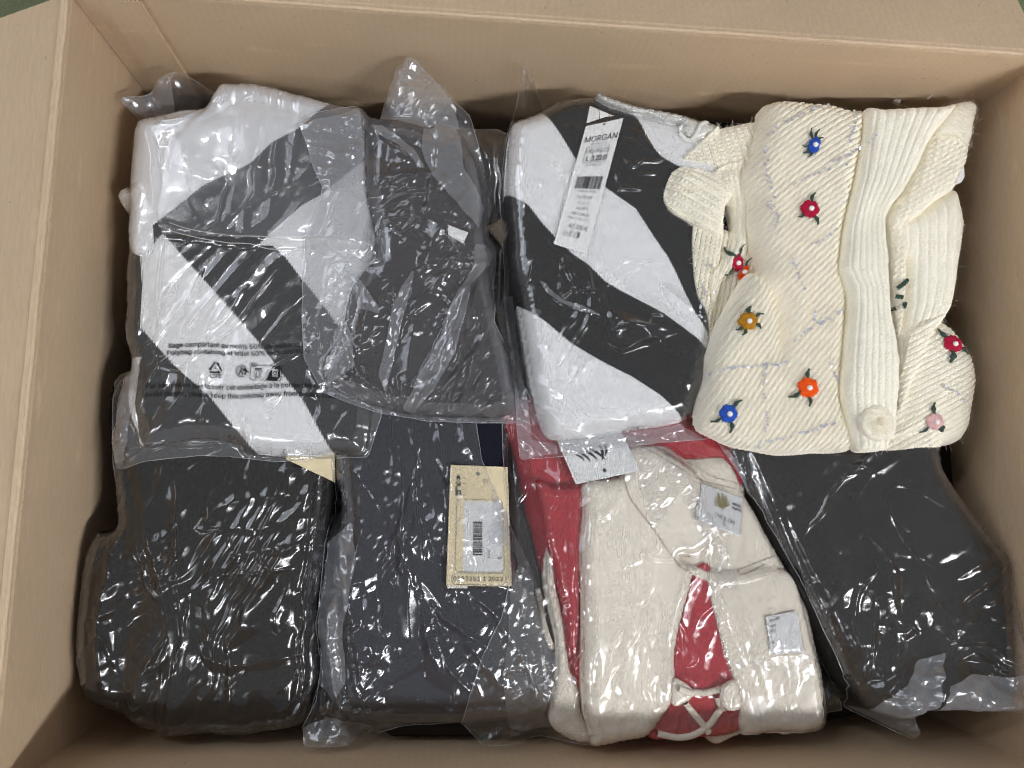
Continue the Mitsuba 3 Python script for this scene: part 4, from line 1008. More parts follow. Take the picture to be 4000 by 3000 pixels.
film('crumpled_bag', o2, Z2 + 0.006, 'mat_film_milky', g2, seed=103, k=0.9, fine=0.5, streaks=[(70, 0.034, 0.006), (80, 0.02, 0.003), (55, 0.026, 0.003), (15, 0.03, 0.0024)], nran=110, ramp=0.0026, sag=2.6, zpts=np.array(zz2), rlen=(0.008, 0.055), lifts=[(1600, 250, 0.052, 0.035), (1700, 400, 0.045, 0.03), (1230, 600, Z1 + 0.012, 0.02)],
     creases=[C(y3([(740, 1140), (850, 1080), (960, 1050), (1160, 1035)]), 3.5, 5), C(y3([(690, 660), (850, 800), (1010, 900), (1100, 1010)]), 3, 7), C(y3([(690, 1330), (800, 1240), (920, 1200), (1200, 1150)]), 3.5, 6), C(y3([(900, 1470), (1030, 1370), (1110, 1290)]), 3, 6),
              C(y3([(1260, 420), (1330, 500), (1420, 560), (1490, 700)]), 3, 5), C(y3([(620, 540), (640, 700), (680, 980)]), 3, 5), C(y3([(560, 1350), (640, 1230), (740, 1200)]), 3, 6), C(y3([(250, 1560), (360, 1400), (430, 1230), (520, 1110)]), 3, 7),
              C(y3([(740, 850), (740, 1000), (700, 1100)]), 2.5, 5), C(y3([(740, 1440), (730, 1580), (720, 1650)]), 3, 6), C(y3([(750, 1440), (900, 1470), (1050, 1550)]), 3, 6),
              C(y4([(1020, 300), (1000, 450), (900, 760), (780, 1280)]), 4, 6), C(y4([(870, 400), (850, 600), (740, 760)]), 3, 6), C(y4([(1480, 100), (1450, 300), (1320, 560), (1180, 900), (1000, 1180), (930, 1350)]), 4.5, 8), C(y4([(1620, 130), (1590, 260), (1450, 460), (1330, 880), (1150, 1200), (1010, 1390)]), 4, 7),
              C(y4([(1610, 400), (1605, 680), (1500, 880), (1400, 1100)]), 3.5, 6), C(y4([(1490, 880), (1250, 1200), (1110, 1410)]), 3.5, 6), C(y4([(1550, 1050), (1480, 1250), (1400, 1390)]), 3.5, 6), C(y4([(620, 960), (640, 1200)]), 3, 6), C(y4([(480, 660), (560, 1050), (720, 1210)]), 3, 6),
              C(y4([(370, 970), (420, 760), (480, 660), (600, 620)]), 3.5, 6), C(y4([(520, 310), (620, 400), (740, 600)]), 3, 5), C(y4([(180, 590), (280, 750), (270, 970)]), 2.5, 5), C(y4([(170, 960), (350, 1110), (560, 1280)]), 2.6, 6), C(y4([(1020, 300), (1200, 240), (1480, 120)]), 3, 6),
              C(y4([(1630, 1290), (1500, 1380), (1370, 1450)]), 3, 6), C(y4([(1700, 1280), (1790, 1200), (1800, 1040)]), 3, 7)],
     bands=[y4([(990, 300), (1020, 300), (900, 780), (790, 1250), (740, 1100), (800, 850), (850, 560)]), y4([(1480, 90), (1620, 90), (1590, 250), (1450, 430), (1330, 900), (1180, 1200), (1010, 1390), (920, 1360), (1060, 1080), (1200, 820), (1290, 560), (1450, 300)]),
            y4([(520, 300), (600, 380), (740, 580), (745, 640), (580, 600), (540, 430)]), y4([(400, 780), (480, 660), (540, 820), (560, 1040), (380, 1150), (340, 1220), (365, 960)]), y3([(690, 660), (760, 650), (1010, 850), (1100, 1000), (1060, 1000), (960, 880), (740, 720)]),
            y3([(1080, 680), (1340, 640), (1400, 1000), (1550, 1250), (1500, 1440), (1300, 1220), (1150, 1060), (1070, 860)]), y3([(640, 530), (800, 430), (900, 200), (1060, 200), (1300, 480), (1360, 640), (1080, 670), (860, 620), (690, 590)]), y3([(150, 690), (600, 540), (640, 900), (520, 1100), (330, 1180), (240, 1000)])],
     fans=[(1560, 1660, 22, 0.02, 0.17, 0.003, -0.2, 3.3), (1890, 1020, 14, 0.015, 0.08, 0.002, None, None)], fold='mat_film_fold', kmap=[(1750, 800, 0.05, 0.9), (1560, 1500, 0.06, 0.5), (1640, 350, 0.05, 1.0)])
lab('crumpled_bag', 'heavily crumpled milky plastic bag with a pointed top corner, in the top middle', 'plastic bag')

# ------------------------------------------------------------------ top row: striped sweater with the price tag
Z3 = 0.040
q5 = lambda p: zm(p, 2.212, 1950, 250)
q6 = lambda p: zm(p, 1.843, 1950, 950)
ha = curve(q5([(330, 300), (380, 400), (520, 600), (640, 800), (690, 870), (780, 960), (930, 1080), (1180, 1250), (1340, 1500), (1450, 1650)]) + q6([(1270, 200), (1390, 470), (1480, 600)]), Z3)   # left white | black
hb = curve(q5([(1120, 380), (1190, 450), (1270, 620), (1340, 740), (1400, 800), (1520, 870), (1800, 1000)]), Z3)                              # black | white at the top right
hc = curve(q5([(20, 1060), (80, 1100), (250, 1220), (380, 1380), (490, 1500), (640, 1640)]) + q6([(640, 150), (760, 270), (860, 330), (1050, 430), (1180, 500), (1420, 680), (1520, 780), (1700, 950)]), Z3)
hd = curve(q6([(100, 380), (160, 440), (330, 560), (520, 720), (700, 830), (850, 910), (950, 960), (1150, 1090), (1350, 1270), (1500, 1400)]), Z3)


def price_color(p, n, uv):
    x = p.x + zig(p, 0.06)
    a, b, c, d = pl(p.y, *ha), pl(p.y, *hb), pl(p.y, *hc), pl(p.y, *hd)
    white = ((x > c) & (x < a)) | (x > b) | (x < d)
    return dr.select(white, mi.Color3f(WHITEK), mi.Color3f(BLACKK)) * (0.985 + 0.03 * mikit.noise(p.x * 300, p.y * 300, p.z * 300))


scene['mat_stripe_price'] = cloth(mikit.proc(price_color), None, 1, 0.85, 0.15)
g3 = garment('tagged_sweater__body', [(2006, 462), (2110, 420), (2200, 372), (2312, 352), (2384, 381), (2515, 422), (2673, 458), (2830, 500), (2850, 800), (2800, 1300), (2760, 1500), (2690, 1638), (2450, 1682), (2189, 1716), (2125, 1670), (2095, 1560), (2070, 1420), (2034, 1190), (2000, 1050), (1990, 900), (1977, 740), (1984, 600)], Z3, 'mat_stripe_price', 0.034, 0.03, und=0.005, seed=111, step=0.0007, gap=0.002, rib=lambda a, b: 0.0013 * np.abs(np.sin(np.pi * (a + 0.06 * b) / RIB)),
             creases=[C(q6([(1180, 300), (1300, 420), (1400, 480)]), 5, 16), C(q6([(540, 1000), (620, 880), (700, 830)]), 3, 20), C(q6([(300, 900), (400, 700)]), 2, 20), C(q5([(1100, 560), (1400, 790)]), 3, 10), C(q6([(760, 540), (1000, 600), (1300, 620)]), 4, 26)])
lab('tagged_sweater', 'black and white diagonal striped ribbed sweater with the price tag, top centre right', 'sweater')
surf_line('tagged_sweater__hem', q5([(810, 215), (850, 245), (900, 300), (1000, 350), (1200, 410), (1290, 395), (1400, 445), (1600, 465)]), Z3, 0.0028, 'mat_white_thread', 0.001, sides=8)
garment('tagged_sweater__collar', q5([(840, 225), (960, 275), (1250, 360), (1600, 430), (1900, 520), (1890, 570), (1700, 640), (1600, 560), (1590, 480), (1400, 450), (1280, 400), (1100, 370), (900, 290)]), Z3 + 0.006, 'mat_white_knit' if 'mat_white_knit' in scene else 'mat_white_thread', 0.008, 0.01, und=0.002, seed=113, gap=0.001)
surf_line('tagged_sweater__hem', q5([(1560, 600), (1610, 660), (1660, 660), (1700, 600), (1730, 545), (1800, 520), (1880, 540)]), Z3, 0.0025, 'mat_white_thread', 0.001, sides=8)
pt = card('price_tag', q5([(742, 555), (1064, 484), (752, 1652), (470, 1560)]), 0.0012, 'mat_paper', zs=Z3, n=12)
lab('price_tag', 'long white price tag with brand name, size table, barcode and prices, on the striped sweater', 'price tag')
add('price_tag__fold', trimesh.Trimesh(np.column_stack([px(q5([(780, 370), (990, 460), (910, 470), (748, 525)]), Z3)[:, :2], zsample(*px(q5([(780, 370), (990, 460), (910, 470), (748, 525)]), Z3)[:, :2].T) + 0.0015]), [[0, 2, 1], [0, 3, 2]], process=False), 'mat_paper', False)
TT = lambda text, h, u, v, mat='mat_ink', bold=False: text_on(pt, 'price_tag__text', text, h, u, v, mat, 0, bold, True)
# u runs along the tag's top, v down its length (the tag is skewed in place, and its print with it)
TT('MORGAN', 0.0058, 0.52, 0.150, 'mat_ink')
TT('MORGAN DE TOI', 0.0016, 0.50, 0.178, 'mat_grey_ink')
pw, ph = pt['su'], pt['sv']
tb_ = [stroke([(0, 0), (.63 * pw, 0), (.63 * pw, -.125 * ph), (0, -.125 * ph)], .0004, True), stroke([(.21 * pw, -.004), (.21 * pw, -.125 * ph)], .0004), stroke([(.42 * pw, -.004), (.42 * pw, -.125 * ph)], .0004)]
shape_on(pt, 'price_tag__size_table', tb_, 0.19, 0.195, 'mat_grey_ink')
for i, (a_, b_) in enumerate((('UE', 'L'), ('UK', '12'), ('US', '10'))):
    TT(a_, 0.0042, 0.295 + 0.21 * i, 0.245, 'mat_grey_ink')
    TT(b_, 0.0048, 0.295 + 0.21 * i, 0.307, 'mat_ink', True)
for i, t_ in enumerate(('257.MELOU',)):
    TT(t_, 0.0024, 0.50, 0.352, 'mat_pale_ink')
bars, xx = [], 0.0
rb = np.random.default_rng(8)
while xx < 0.72 * pw:
    w_ = rb.choice([0.0004, 0.0008, 0.0012], p=[.5, .3, .2])
    bars.append(flat_poly(sbox(xx, -.098 * ph, xx + w_, 0)))
    xx += w_ + rb.choice([0.0004, 0.0007])
shape_on(pt, 'price_tag__barcode', bars, 0.15, 0.435, 'mat_ink')
TT('3 663616 1 870', 0.0021, 0.50, 0.560, 'mat_grey_ink')
TT('CH 55.00', 0.0028, 0.50, 0.610, 'mat_grey_ink')
TT('DE FI AT', 0.0024, 0.52, 0.655, 'mat_pale_ink')
TT('45.00 €', 0.0028, 0.53, 0.695, 'mat_grey_ink')
TT('UK £ 34.00', 0.0028, 0.52, 0.740, 'mat_grey_ink')
TT('FR BE IT ES LU PT', 0.0022, 0.50, 0.775, 'mat_pale_ink')
TT('40.00 €', 0.0044, 0.55, 0.845, 'mat_grey_ink')
shape_on(pt, 'price_tag__mark', [stroke([(.0026 * math.cos(a), .0026 * math.sin(a)) for a in np.linspace(0, 6.2, 14)], .0004), stroke([(-.001, -.0012), (.0004, .001), (.001, .0012)], .0006)], 0.25, 0.895, 'mat_grey_ink')
shape_on(pt, 'price_tag__mark', [stroke([(0, 0), (.0115, 0), (.0115, .0045), (0, .0045)], .0004, True), flat_poly(sbox(.0090, 0, .0117, .0052)), stroke([(.0015, .001), (.0015, .0034), (.0026, .0034)], .0005), flat_poly(sbox(.0042, .0018, .0050, .0026)), stroke([(.0062, .001), (.0062, .003), (.0076, .003)], .0005)], 0.36, 0.905, 'mat_grey_ink')
shape_on(pt, 'price_tag__hole', [flat_poly(shapely.Point(0, 0).buffer(0.0013))], 0.50, 0.018, 'mat_grey_ink')
film('price_tag_bag', [(2043, 262), (2120, 284), (2215, 303), (2330, 330), (2500, 385), (2700, 448), (2850, 495), (2860, 800), (2830, 1300), (2825, 1700), (2780, 1712), (2480, 1738), (2200, 1782), (2042, 1793), (2026, 1628), (2015, 1411), (1998, 1254), (1983, 1113), (1984, 1050), (1978, 900), (1968, 700), (1978, 560), (1996, 440), (2030, 350)],
     Z3 + 0.006, 'mat_film_clear', g3, seed=115, fold='mat_film_fold', k=0.13, fine=0.05, streaks=[(-35, 0.03, 0.0015), (85, 0.02, 0.0012)], nran=25, ang=(-35, 40), ramp=0.0018, sag=3.2, lifts=[(2043, 270, 0.05, 0.02)],
     creases=[C(q5([(1000, 600), (1150, 660), (1340, 740)]), 3, 5), C(q5([(540, 535), (640, 538), (740, 552)]), 2.5, 4), C(q5([(1340, 740), (1510, 745), (1390, 830), (1130, 830)]), 3, 5), C(q5([(1040, 1110), (1075, 1068), (1240, 1075)]), 3, 6), C(q5([(1030, 900), (1040, 1020), (1090, 1060)]), 2.6, 5), C(q5([(1080, 780), (1160, 870), (1250, 810)]), 3, 6),
              C(q5([(1190, 940), (1280, 940), (1370, 945)]), 2.5, 5), C(q5([(240, 50), (400, 110), (520, 150), (540, 200)]), 2.8, 5), C(q5([(580, 130), (560, 240), (500, 290)]), 2.8, 5), C(q5([(620, 200), (590, 280), (510, 300)]), 2.6, 5), C(q5([(240, 270), (180, 340), (200, 400), (140, 460)]), 2.8, 6), C(q5([(280, 400), (200, 450), (130, 470)]), 2.4, 4),
              C(q5([(60, 600), (130, 480), (160, 300)]), 2.5, 6), C(q5([(460, 870), (520, 850), (560, 950), (620, 960)]), 3, 9), C(q5([(340, 1050), (370, 990)]), 2.5, 8), C(q5([(600, 1040), (640, 930), (700, 850)]), 2.4, 5),
              C(q6([(450, 120), (500, 200), (560, 320)]), 3, 5), C(q6([(460, 110), (445, 260), (445, 410)]), 3, 5), C(q6([(445, 410), (500, 350), (560, 325)]), 3, 5), C(q6([(560, 325), (640, 330), (725, 350)]), 2.6, 4), C(q6([(725, 350), (790, 290), (930, 220), (1050, 140)]), 2.8, 5), C(q6([(800, 280), (900, 130), (1050, 125), (1220, 140)]), 2, 4),
              C(q6([(140, 330), (230, 250), (248, 110)]), 2.8, 5), C(q6([(290, 260), (430, 410), (580, 460), (745, 535)]), 2.8, 7), C(q6([(760, 690), (900, 750), (1020, 700), (1280, 640)]), 3.2, 9), C(q6([(820, 640), (900, 600), (1200, 590)]), 2.5, 8), C(q6([(1070, 590), (1100, 500), (1220, 520)]), 2.8, 6),
              C(q6([(60, 300), (110, 700), (130, 1000)]), 2.5, 5), C(q6([(140, 1500), (150, 1200), (190, 1000)]), 3, 6), C(q6([(640, 1470), (700, 1410), (840, 1400), (1050, 1380)]), 2.8, 5), C(q6([(1030, 1380), (1040, 1310), (1140, 1340)]), 2.8, 6), C(q6([(180, 950), (220, 1200), (210, 1350)]), 2.5, 5)],
     kmap=[(2500, 1310, 0.022, 1.6), (2060, 1650, 0.04, 0.8), (2250, 1140, 0.02, 1.0), (2560, 1690, 0.03, 0.9)], bands=[q6([(290, 260), (330, 280), (450, 400), (600, 450), (745, 535), (600, 490), (430, 420), (350, 350)]), q6([(60, 300), (120, 320), (170, 800), (260, 1400), (440, 1450), (440, 1510), (170, 1550), (140, 1250), (110, 850)]), q6([(440, 1425), (900, 1370), (1350, 1295), (1560, 1390), (1480, 1435), (600, 1515), (450, 1500)])])
lab('price_tag_bag', 'clear smooth plastic bag over the striped sweater with the long price tag', 'plastic bag')

# ------------------------------------------------------------------ top row: the cream cardigan
Z4 = 0.055
k7 = lambda p: zm(p, 1.6385, 2550, 300)
k8 = lambda p: zm(p, 1.6385, 2550, 1000)
CKEY = 'cream_cardigan'


def stitches(u, v, amp, seed, x, y):
    """knit relief: u counts columns, v counts rows of loops"""
    u = u + 0.10 * fb(x, y, 120, seed, 2)
    v = v + 0.35 * fb(x, y, 70, seed + 3, 2)
    fu = u - np.floor(u)
    leg = np.abs(fu - 0.5) * 2                      # 0 in the middle of a column, 1 between columns
    vv = v + 0.75 * leg
    fv = vv - np.floor(vv)
    side = np.sin(np.pi * np.clip((fu * 2) % 1.0, 0, 1)) ** 0.45
    al = np.sin(np.pi * fv) ** 0.5
    gut = np.clip((1 - leg) / 0.34, 0, 1) ** 0.7
    return amp * ((0.82 + 0.18 * side) * (0.45 + 0.55 * al) * np.sqrt(np.clip(1 - (0.97 * leg) ** 2, 0, 1)) * (0.6 + 0.4 * gut) - 0.5) + amp * 0.25 * nz(x, y, 700, seed)


def garter(u, v, amp, seed, x, y):
    u = u + 0.25 * fb(x, y, 90, seed, 2)
    v = v + 0.25 * fb(x, y, 90, seed + 3, 2) + 0.22 * np.sin(2 * np.pi * u)
    return amp * (np.abs(np.sin(np.pi * v)) ** 0.7 * (0.75 + 0.25 * np.abs(np.sin(np.pi * u))) - 0.5) + amp * 0.25 * nz(x, y, 700, seed)


def polar(c, wale, course, turn=0.0):
    o = px([c], Z4)[0]

    def fn(x, y):
        dx, dy = x - o[0], y - o[1]
        r, th = np.hypot(dx, dy), np.arctan2(dy, dx)
        return r / wale, th * 0.25 / course
    return fn


def linear(deg, wale, course):
    a = math.radians(deg)

    def fn(x, y):
        return (-x * math.sin(a) + y * math.cos(a)) / wale, (x * math.cos(a) + y * math.sin(a)) / course
    return fn


def between(lp, rp, n, course, z):
    ly, lx = curve(lp, z)
    ry, rx = curve(rp, z)

    def fn(x, y):
        a, b = np.interp(y, ly, lx), np.interp(y, ry, rx)
        return (x - a) / np.maximum(b - a, 1e-4) * n, y / course
    return fn


def knit(part, pts, z0, uv, amp=0.0050, kind=stitches, drop=0.014, w=0.014, seed=1, und=0.003, bumps=(), creases=(), gap=0.001, step=0.00072, skirt=0.012):
    poly = outline(pts, z0, True, 0.0012, seed)
    W = Win(poly, 0.012)
    prof = z0 - drop * (1 - np.sqrt(np.clip(1 - np.clip(1 - W.d / w, 0, 1) ** 2, 0, 1))) + und * 2 * fb(W.x, W.y, 12, seed)
    for (bx, by, h, sg) in bumps:
        q = px([(bx, by)], z0)[0]
        prof = prof + h * np.exp(-((W.x - q[0]) ** 2 + (W.y - q[1]) ** 2) / (2 * sg * sg))
    for p, a, wd in creases:
        q = px(p, z0)[:, :2]
        prof = prof + np.sign(a) * ndi.gaussian_filter(crease(W.x, W.y, spline(q, 5, False), abs(a), wd), 2.5)
    sup = ndi.gaussian_filter(H[W.s], 2.0) + gap
    top = ndi.gaussian_filter(np.maximum(prof, np.maximum(sup, H[W.s] + gap)), 1.0)
    Hs = H[W.s]
    Hs[W.m] = np.maximum(Hs, top + amp * 0.5)[W.m]

    def zf(x, y):
        u, v = uv(x, y)
        return W.sample(top, x, y) + kind(u, v, amp, seed, x, y)
    return add(f'{CKEY}__{part}', sheet(poly, zf, step, skirt), 'mat_wool')


diag = polar((5000, 3000), 0.0052, 0.0042)
knit('back_panel', k7([(240, 930), (420, 960), (600, 1000), (760, 1150), (780, 1311)]) + k8([(740, 250), (620, 400), (430, 600), (380, 700), (365, 590), (330, 400), (265, 280), (238, 120)]), Z4 - 0.026, linear(80, 0.0052, 0.0042), seed=121, w=0.01)
knit('cuff', k7([(200, 520), (290, 440), (420, 325), (560, 292), (690, 270), (720, 400), (640, 600), (560, 620), (430, 570), (300, 545)]), Z4 - 0.014, linear(-72, 0.0080, 0.0042), 0.0050, seed=122, w=0.012, creases=[C(k7([(300, 440), (320, 540)]), 3, 10)])
knit('sleeve', k7([(560, 560), (620, 660), (645, 850), (635, 1050), (570, 1150), (500, 1250), (450, 1311)]) + k8([(440, 200), (400, 330), (370, 200), (400, 90)]) + k7([(440, 1200), (500, 1080), (540, 950), (500, 800), (430, 720), (380, 640), (450, 570)]), Z4 - 0.012, between(k7([(430, 560), (470, 780), (500, 1000), (420, 1200)]) + k8([(370, 300)]), k7([(600, 560), (645, 800), (635, 1050), (520, 1250)]) + k8([(440, 300)]), 5, 0.0034, Z4), 0.0034, seed=123, w=0.014, drop=0.018)
knit('cuff', k7([(85, 760), (95, 690), (130, 600), (200, 560), (330, 580), (480, 640), (530, 720), (490, 800), (470, 960), (420, 1010), (310, 960), (220, 900), (130, 840)]), Z4 - 0.004, linear(-28, 0.0078, 0.0042), 0.0050, seed=124, w=0.016, drop=0.02, creases=[C(k7([(140, 700), (300, 720), (460, 790)]), -3, 10)])
knit('front_panel', k7([(740, 150), (830, 116), (1000, 116), (1160, 132), (1290, 165), (1410, 180), (1395, 320), (1340, 650), (1265, 980), (1240, 1250)]) + k8([(1240, 60), (1290, 220), (1290, 340), (1275, 520), (1262, 720), (1255, 900), (1300, 1050), (1330, 1230), (1100, 1262), (880, 1272), (700, 1240), (560, 1210), (430, 1150), (345, 1100), (318, 1010), (335, 900), (372, 760), (380, 640), (410, 540), (450, 420), (520, 290), (580, 170), (650, 85), (715, 75)]) + k7([(735, 1190), (690, 1080), (648, 930), (640, 800), (612, 660), (622, 560), (680, 400), (720, 250)]),
     Z4 + 0.006, diag, seed=126, w=0.026, drop=0.028, bumps=[(2990, 1000, 0.006, 0.04), (3150, 520, 0.005, 0.05), (2860, 1260, 0.006, 0.025), (2850, 1500, 0.004, 0.04)],
     creases=[C(k7([(1230, 200), (1180, 500), (1210, 800)]), 2, 26), C(k7([(700, 600), (760, 900), (860, 1200)]), 3, 22), C(k7([(690, 1100), (740, 1290)]) + k8([(795, 240), (835, 430), (850, 640), (900, 760)]), -24, 26), C(k8([(840, 300), (880, 500), (900, 640)]), 4, 16), C(k8([(690, 700), (700, 900), (700, 1240)]), 1.2, 5)])
knit('right_side', k7([(1960, 690), (2020, 790), (2045, 930), (2010, 1180), (1995, 1311)]) + k8([(2000, 120), (1965, 310), (1905, 410), (1840, 480), (1800, 580), (1780, 660), (1690, 830), (1610, 1000), (1575, 800), (1570, 560), (1640, 300), (1640, 20)]) + k7([(1560, 1250), (1560, 900), (1700, 860)]), Z4 - 0.002, between(k7([(1530, 700), (1545, 1311)]) + k8([(1575, 560), (1590, 1000)]), k7([(2020, 700), (2000, 1311)]) + k8([(1960, 310), (1790, 600), (1640, 1000)]), 8, 0.0034, Z4), 0.0026, seed=127, w=0.02, drop=0.022, creases=[C(k7([(1640, 1000), (1650, 1311)]) + k8([(1640, 300), (1600, 520)]), 3, 8)])
knit('right_hem', k8([(1800, 400), (1905, 395), (1990, 470), (2045, 560), (2095, 650), (2130, 790), (2122, 950), (2100, 1080), (2030, 1180), (1900, 1212), (1700, 1232), (1450, 1252), (1320, 1250), (1300, 1120), (1500, 1050), (1560, 980), (1560, 820), (1580, 640), (1640, 480)]), Z4 - 0.012, linear(28, 0.0052, 0.0044), 0.0034, seed=128, w=0.028, drop=0.03, bumps=[(3780, 1420, 0.006, 0.03)], creases=[C(k8([(1800, 650), (1830, 850), (1740, 1050)]), 3, 10)])
knit('lapel', k7([(1750, 470), (1830, 340), (1960, 330), (2050, 420), (2038, 545), (1960, 690), (1850, 770), (1700, 890), (1580, 960), (1545, 860), (1640, 700)]) , Z4 + 0.004, linear(-18, 0.0072, 0.0062), 0.0036, garter, seed=129, w=0.014, drop=0.014)
knit('inner_strip', k7([(1545, 880), (1600, 930), (1630, 1100), (1640, 1311)]) + k8([(1632, 150), (1625, 330), (1590, 500), (1560, 300), (1545, 60)]), Z4 - 0.001, linear(-8, 0.0072, 0.0062), 0.0032, garter, seed=133, w=0.008, drop=0.008)
knit('collar', k7([(1900, 200), (1970, 150), (2070, 135), (2102, 180), (2090, 270), (2050, 430), (1960, 380), (1840, 350), (1850, 280)]), Z4 + 0.008, linear(-20, 0.0046, 0.0034), 0.0022, seed=130, w=0.012, drop=0.014)
LB = k7([(1400, 150), (1385, 320), (1335, 650), (1260, 980), (1230, 1250)]) + k8([(1230, 60), (1280, 220), (1285, 340), (1265, 520), (1250, 720), (1250, 900), (1300, 1250)])
RB = k7([(1990, 150), (1840, 330), (1760, 470), (1640, 700), (1548, 850), (1542, 1000), (1545, 1311)]) + k8([(1548, 350), (1588, 520), (1592, 800), (1590, 1000), (1580, 1250)])
knit('button_band', k7([(1395, 175), (1500, 180), (1700, 170), (1880, 165), (1965, 160), (1835, 335), (1760, 470), (1645, 700), (1548, 850), (1542, 1000), (1545, 1250)]) + k8([(1546, 200), (1560, 380), (1590, 540), (1595, 800), (1588, 1000), (1578, 1150), (1500, 1240), (1360, 1252), (1305, 1150), (1255, 900), (1252, 720), (1268, 520), (1288, 340), (1282, 220), (1228, 60)]) + k7([(1228, 1240), (1262, 980), (1338, 650), (1388, 320)]),
     Z4 + 0.014, between(LB, RB, 8, 0.0036, Z4), 0.0024, seed=131, w=0.014, drop=0.014, bumps=[(3480, 860, -0.008, 0.022), (3420, 1400, 0.004, 0.04)], creases=[C(k7([(1560, 900), (1500, 700), (1420, 650)]), 3, 14), C(k8([(1435, 900), (1435, 980)]), -4, 9)])
# the knitted button
bc = px(k8([(1435, 1072)]), Z4 + 0.016)[0]
th, rr = np.meshgrid(np.linspace(0, 2 * np.pi, 96, endpoint=False), np.linspace(0, 1, 28))
bx, by = bc[0] + 0.0165 * rr * np.cos(th), bc[1] + 0.0165 * rr * np.sin(th)
bz = zsample(bc[0], bc[1]) + 0.0042 * np.sqrt(np.clip(1 - rr**8, 0, 1)) - 0.0005 + stitches((by) / 0.0046, bx / 0.0036, 0.0010, 5, bx, by)
ix = np.arange(28 * 96).reshape(28, 96)
nx_ = np.roll(ix, -1, 1)
fq = np.stack([ix[:-1], ix[1:], nx_[1:], nx_[:-1]], -1).reshape(-1, 4)
add(f'{CKEY}__button', trimesh.Trimesh(np.column_stack([bx.ravel(), by.ravel(), bz.ravel()]), np.vstack([fq[:, [0, 1, 2]], fq[:, [0, 2, 3]]]), process=False), 'mat_wool')
labels[f'{CKEY}__button'] = {'label': 'round knit covered button at the lower band'}
scene['mat_pearl'] = {'type': 'principled', 'base_color': rgb(0.85, 0.83, 0.80), 'roughness': 0.15, 'specular': 0.7, 'clearcoat': 0.8}
scene['mat_sequin'] = two({'type': 'principled', 'base_color': rgb(0.62, 0.63, 0.69), 'roughness': 0.15, 'metallic': 0.55, 'specular': 0.9})
scene['mat_leaf'] = cloth(tone([0.045, 0.075, 0.06], 0.3, 300, 1500, 0.5), None, 1, 0.9)
for nm, c in (('blue', [0.03, 0.10, 0.48]), ('crimson', [0.42, 0.012, 0.05]), ('orange', [0.80, 0.10, 0.012]), ('mustard', [0.46, 0.22, 0.02]), ('pink', [0.72, 0.46, 0.46])):
    scene[f'mat_{nm}'] = cloth(tone(c, 0.1, 200, 1500, 0.3), None, 1, 0.85, 0.2)


def flower(label, mat, p, sx, sy, rot, leaves, seed):
    c = px([p], Z4)[0]
    zc = zsample(c[0], c[1])
    r_ = np.random.default_rng(seed)
    th, rr = np.meshgrid(np.linspace(0, 2 * np.pi, 90, endpoint=False), np.linspace(0, 1, 12))
    pet = 1 + 0.15 * np.abs(np.cos(3 * th + 1)) - 0.10 + 0.05 * np.sin(17 * th)
    a = math.radians(rot)
    ex, ey = sx * rr * pet * np.cos(th), sy * rr * pet * np.sin(th)
    x, y = c[0] + ex * math.cos(a) - ey * math.sin(a), c[1] + ex * math.sin(a) + ey * math.cos(a)
    base = zsample(x, y)
    z = 0.5 * base + 0.5 * zc + 0.0022 + 0.0016 * np.sin(np.pi * np.clip(rr, 0, 1) ** 0.8) + 0.0006 * np.cos(22 * th) * rr - 0.0022 * (rr > 0.96)
    z = np.maximum(z, base + 0.0006 - 0.0016 * (rr > 0.96))
    ix = np.arange(12 * 90).reshape(12, 90)
    nx_ = np.roll(ix, -1, 1)
    fq = np.stack([ix[:-1], ix[1:], nx_[1:], nx_[:-1]], -1).reshape(-1, 4)
    k = add(f'{CKEY}__flower', trimesh.Trimesh(np.column_stack([x.ravel(), y.ravel(), z.ravel()]), np.vstack([fq[:, [0, 1, 2]], fq[:, [0, 2, 3]]]), process=False), mat, 40)
    labels[k] = {'label': label}
    pm = trimesh.creation.icosphere(3, 0.0026)
    pm.apply_translation([c[0], c[1] - 0.0006, zc + 0.0042])
    add(k + '__pearl', pm, 'mat_pearl')
    for i, (ang, L, w_) in enumerate(leaves):
        t = np.linspace(0, 1, 9)
        q = math.radians(ang)
        R0 = 0.8 * (sx + sy) / 2
        lx = c[0] + (R0 + L * t) * math.cos(q) - 0.002 * np.sin(3 * t) * math.sin(q)
        ly = c[1] + (R0 + L * t) * math.sin(q) + 0.002 * np.sin(3 * t) * math.cos(q)
        lz = zsample(lx, ly) + 0.0012
        m = tube(np.column_stack([lx, ly, lz]), w_ * (0.35 + 0.65 * np.sin(np.pi * (0.15 + 0.8 * t))) * (1 + 0.3 * np.sin(40 * t)), 8)
        add(k + '__leaf', m, 'mat_leaf')
    return k


flower('blue flower near the top of the front panel', 'mat_blue', k7([(990, 478)])[0], 0.0056, 0.0092, -24, [(95, .012, .0012), (70, .012, .0012), (40, .007, .001), (215, .008, .0014), (240, .008, .0012), (180, .006, .0008)], 1)
flower('crimson flower in the middle of the front panel', 'mat_crimson', k7([(970, 872)])[0], 0.0094, 0.0088, 10, [(70, .010, .0016), (215, .008, .0012), (-65, .010, .0016)], 2)
flower('crimson flower on the sleeve', 'mat_crimson', k7([(592, 1155)])[0], 0.0062, 0.0084, -10, [(130, .015, .0018), (75, .012, .0010), (225, .014, .0014)], 3)
flower('orange flower squeezed in the sleeve fold', 'mat_orange', k7([(632, 1215)])[0], 0.003, 0.009, -35, [(60, .012, .0010)], 4)
flower('mustard yellow flower on the left lower panel', 'mat_mustard', k8([(574, 436)])[0], 0.0094, 0.0085, 25, [(75, .008, .0020), (25, .010, .0012), (215, .007, .0014), (245, .008, .0014), (-30, .007, .0016)], 5)
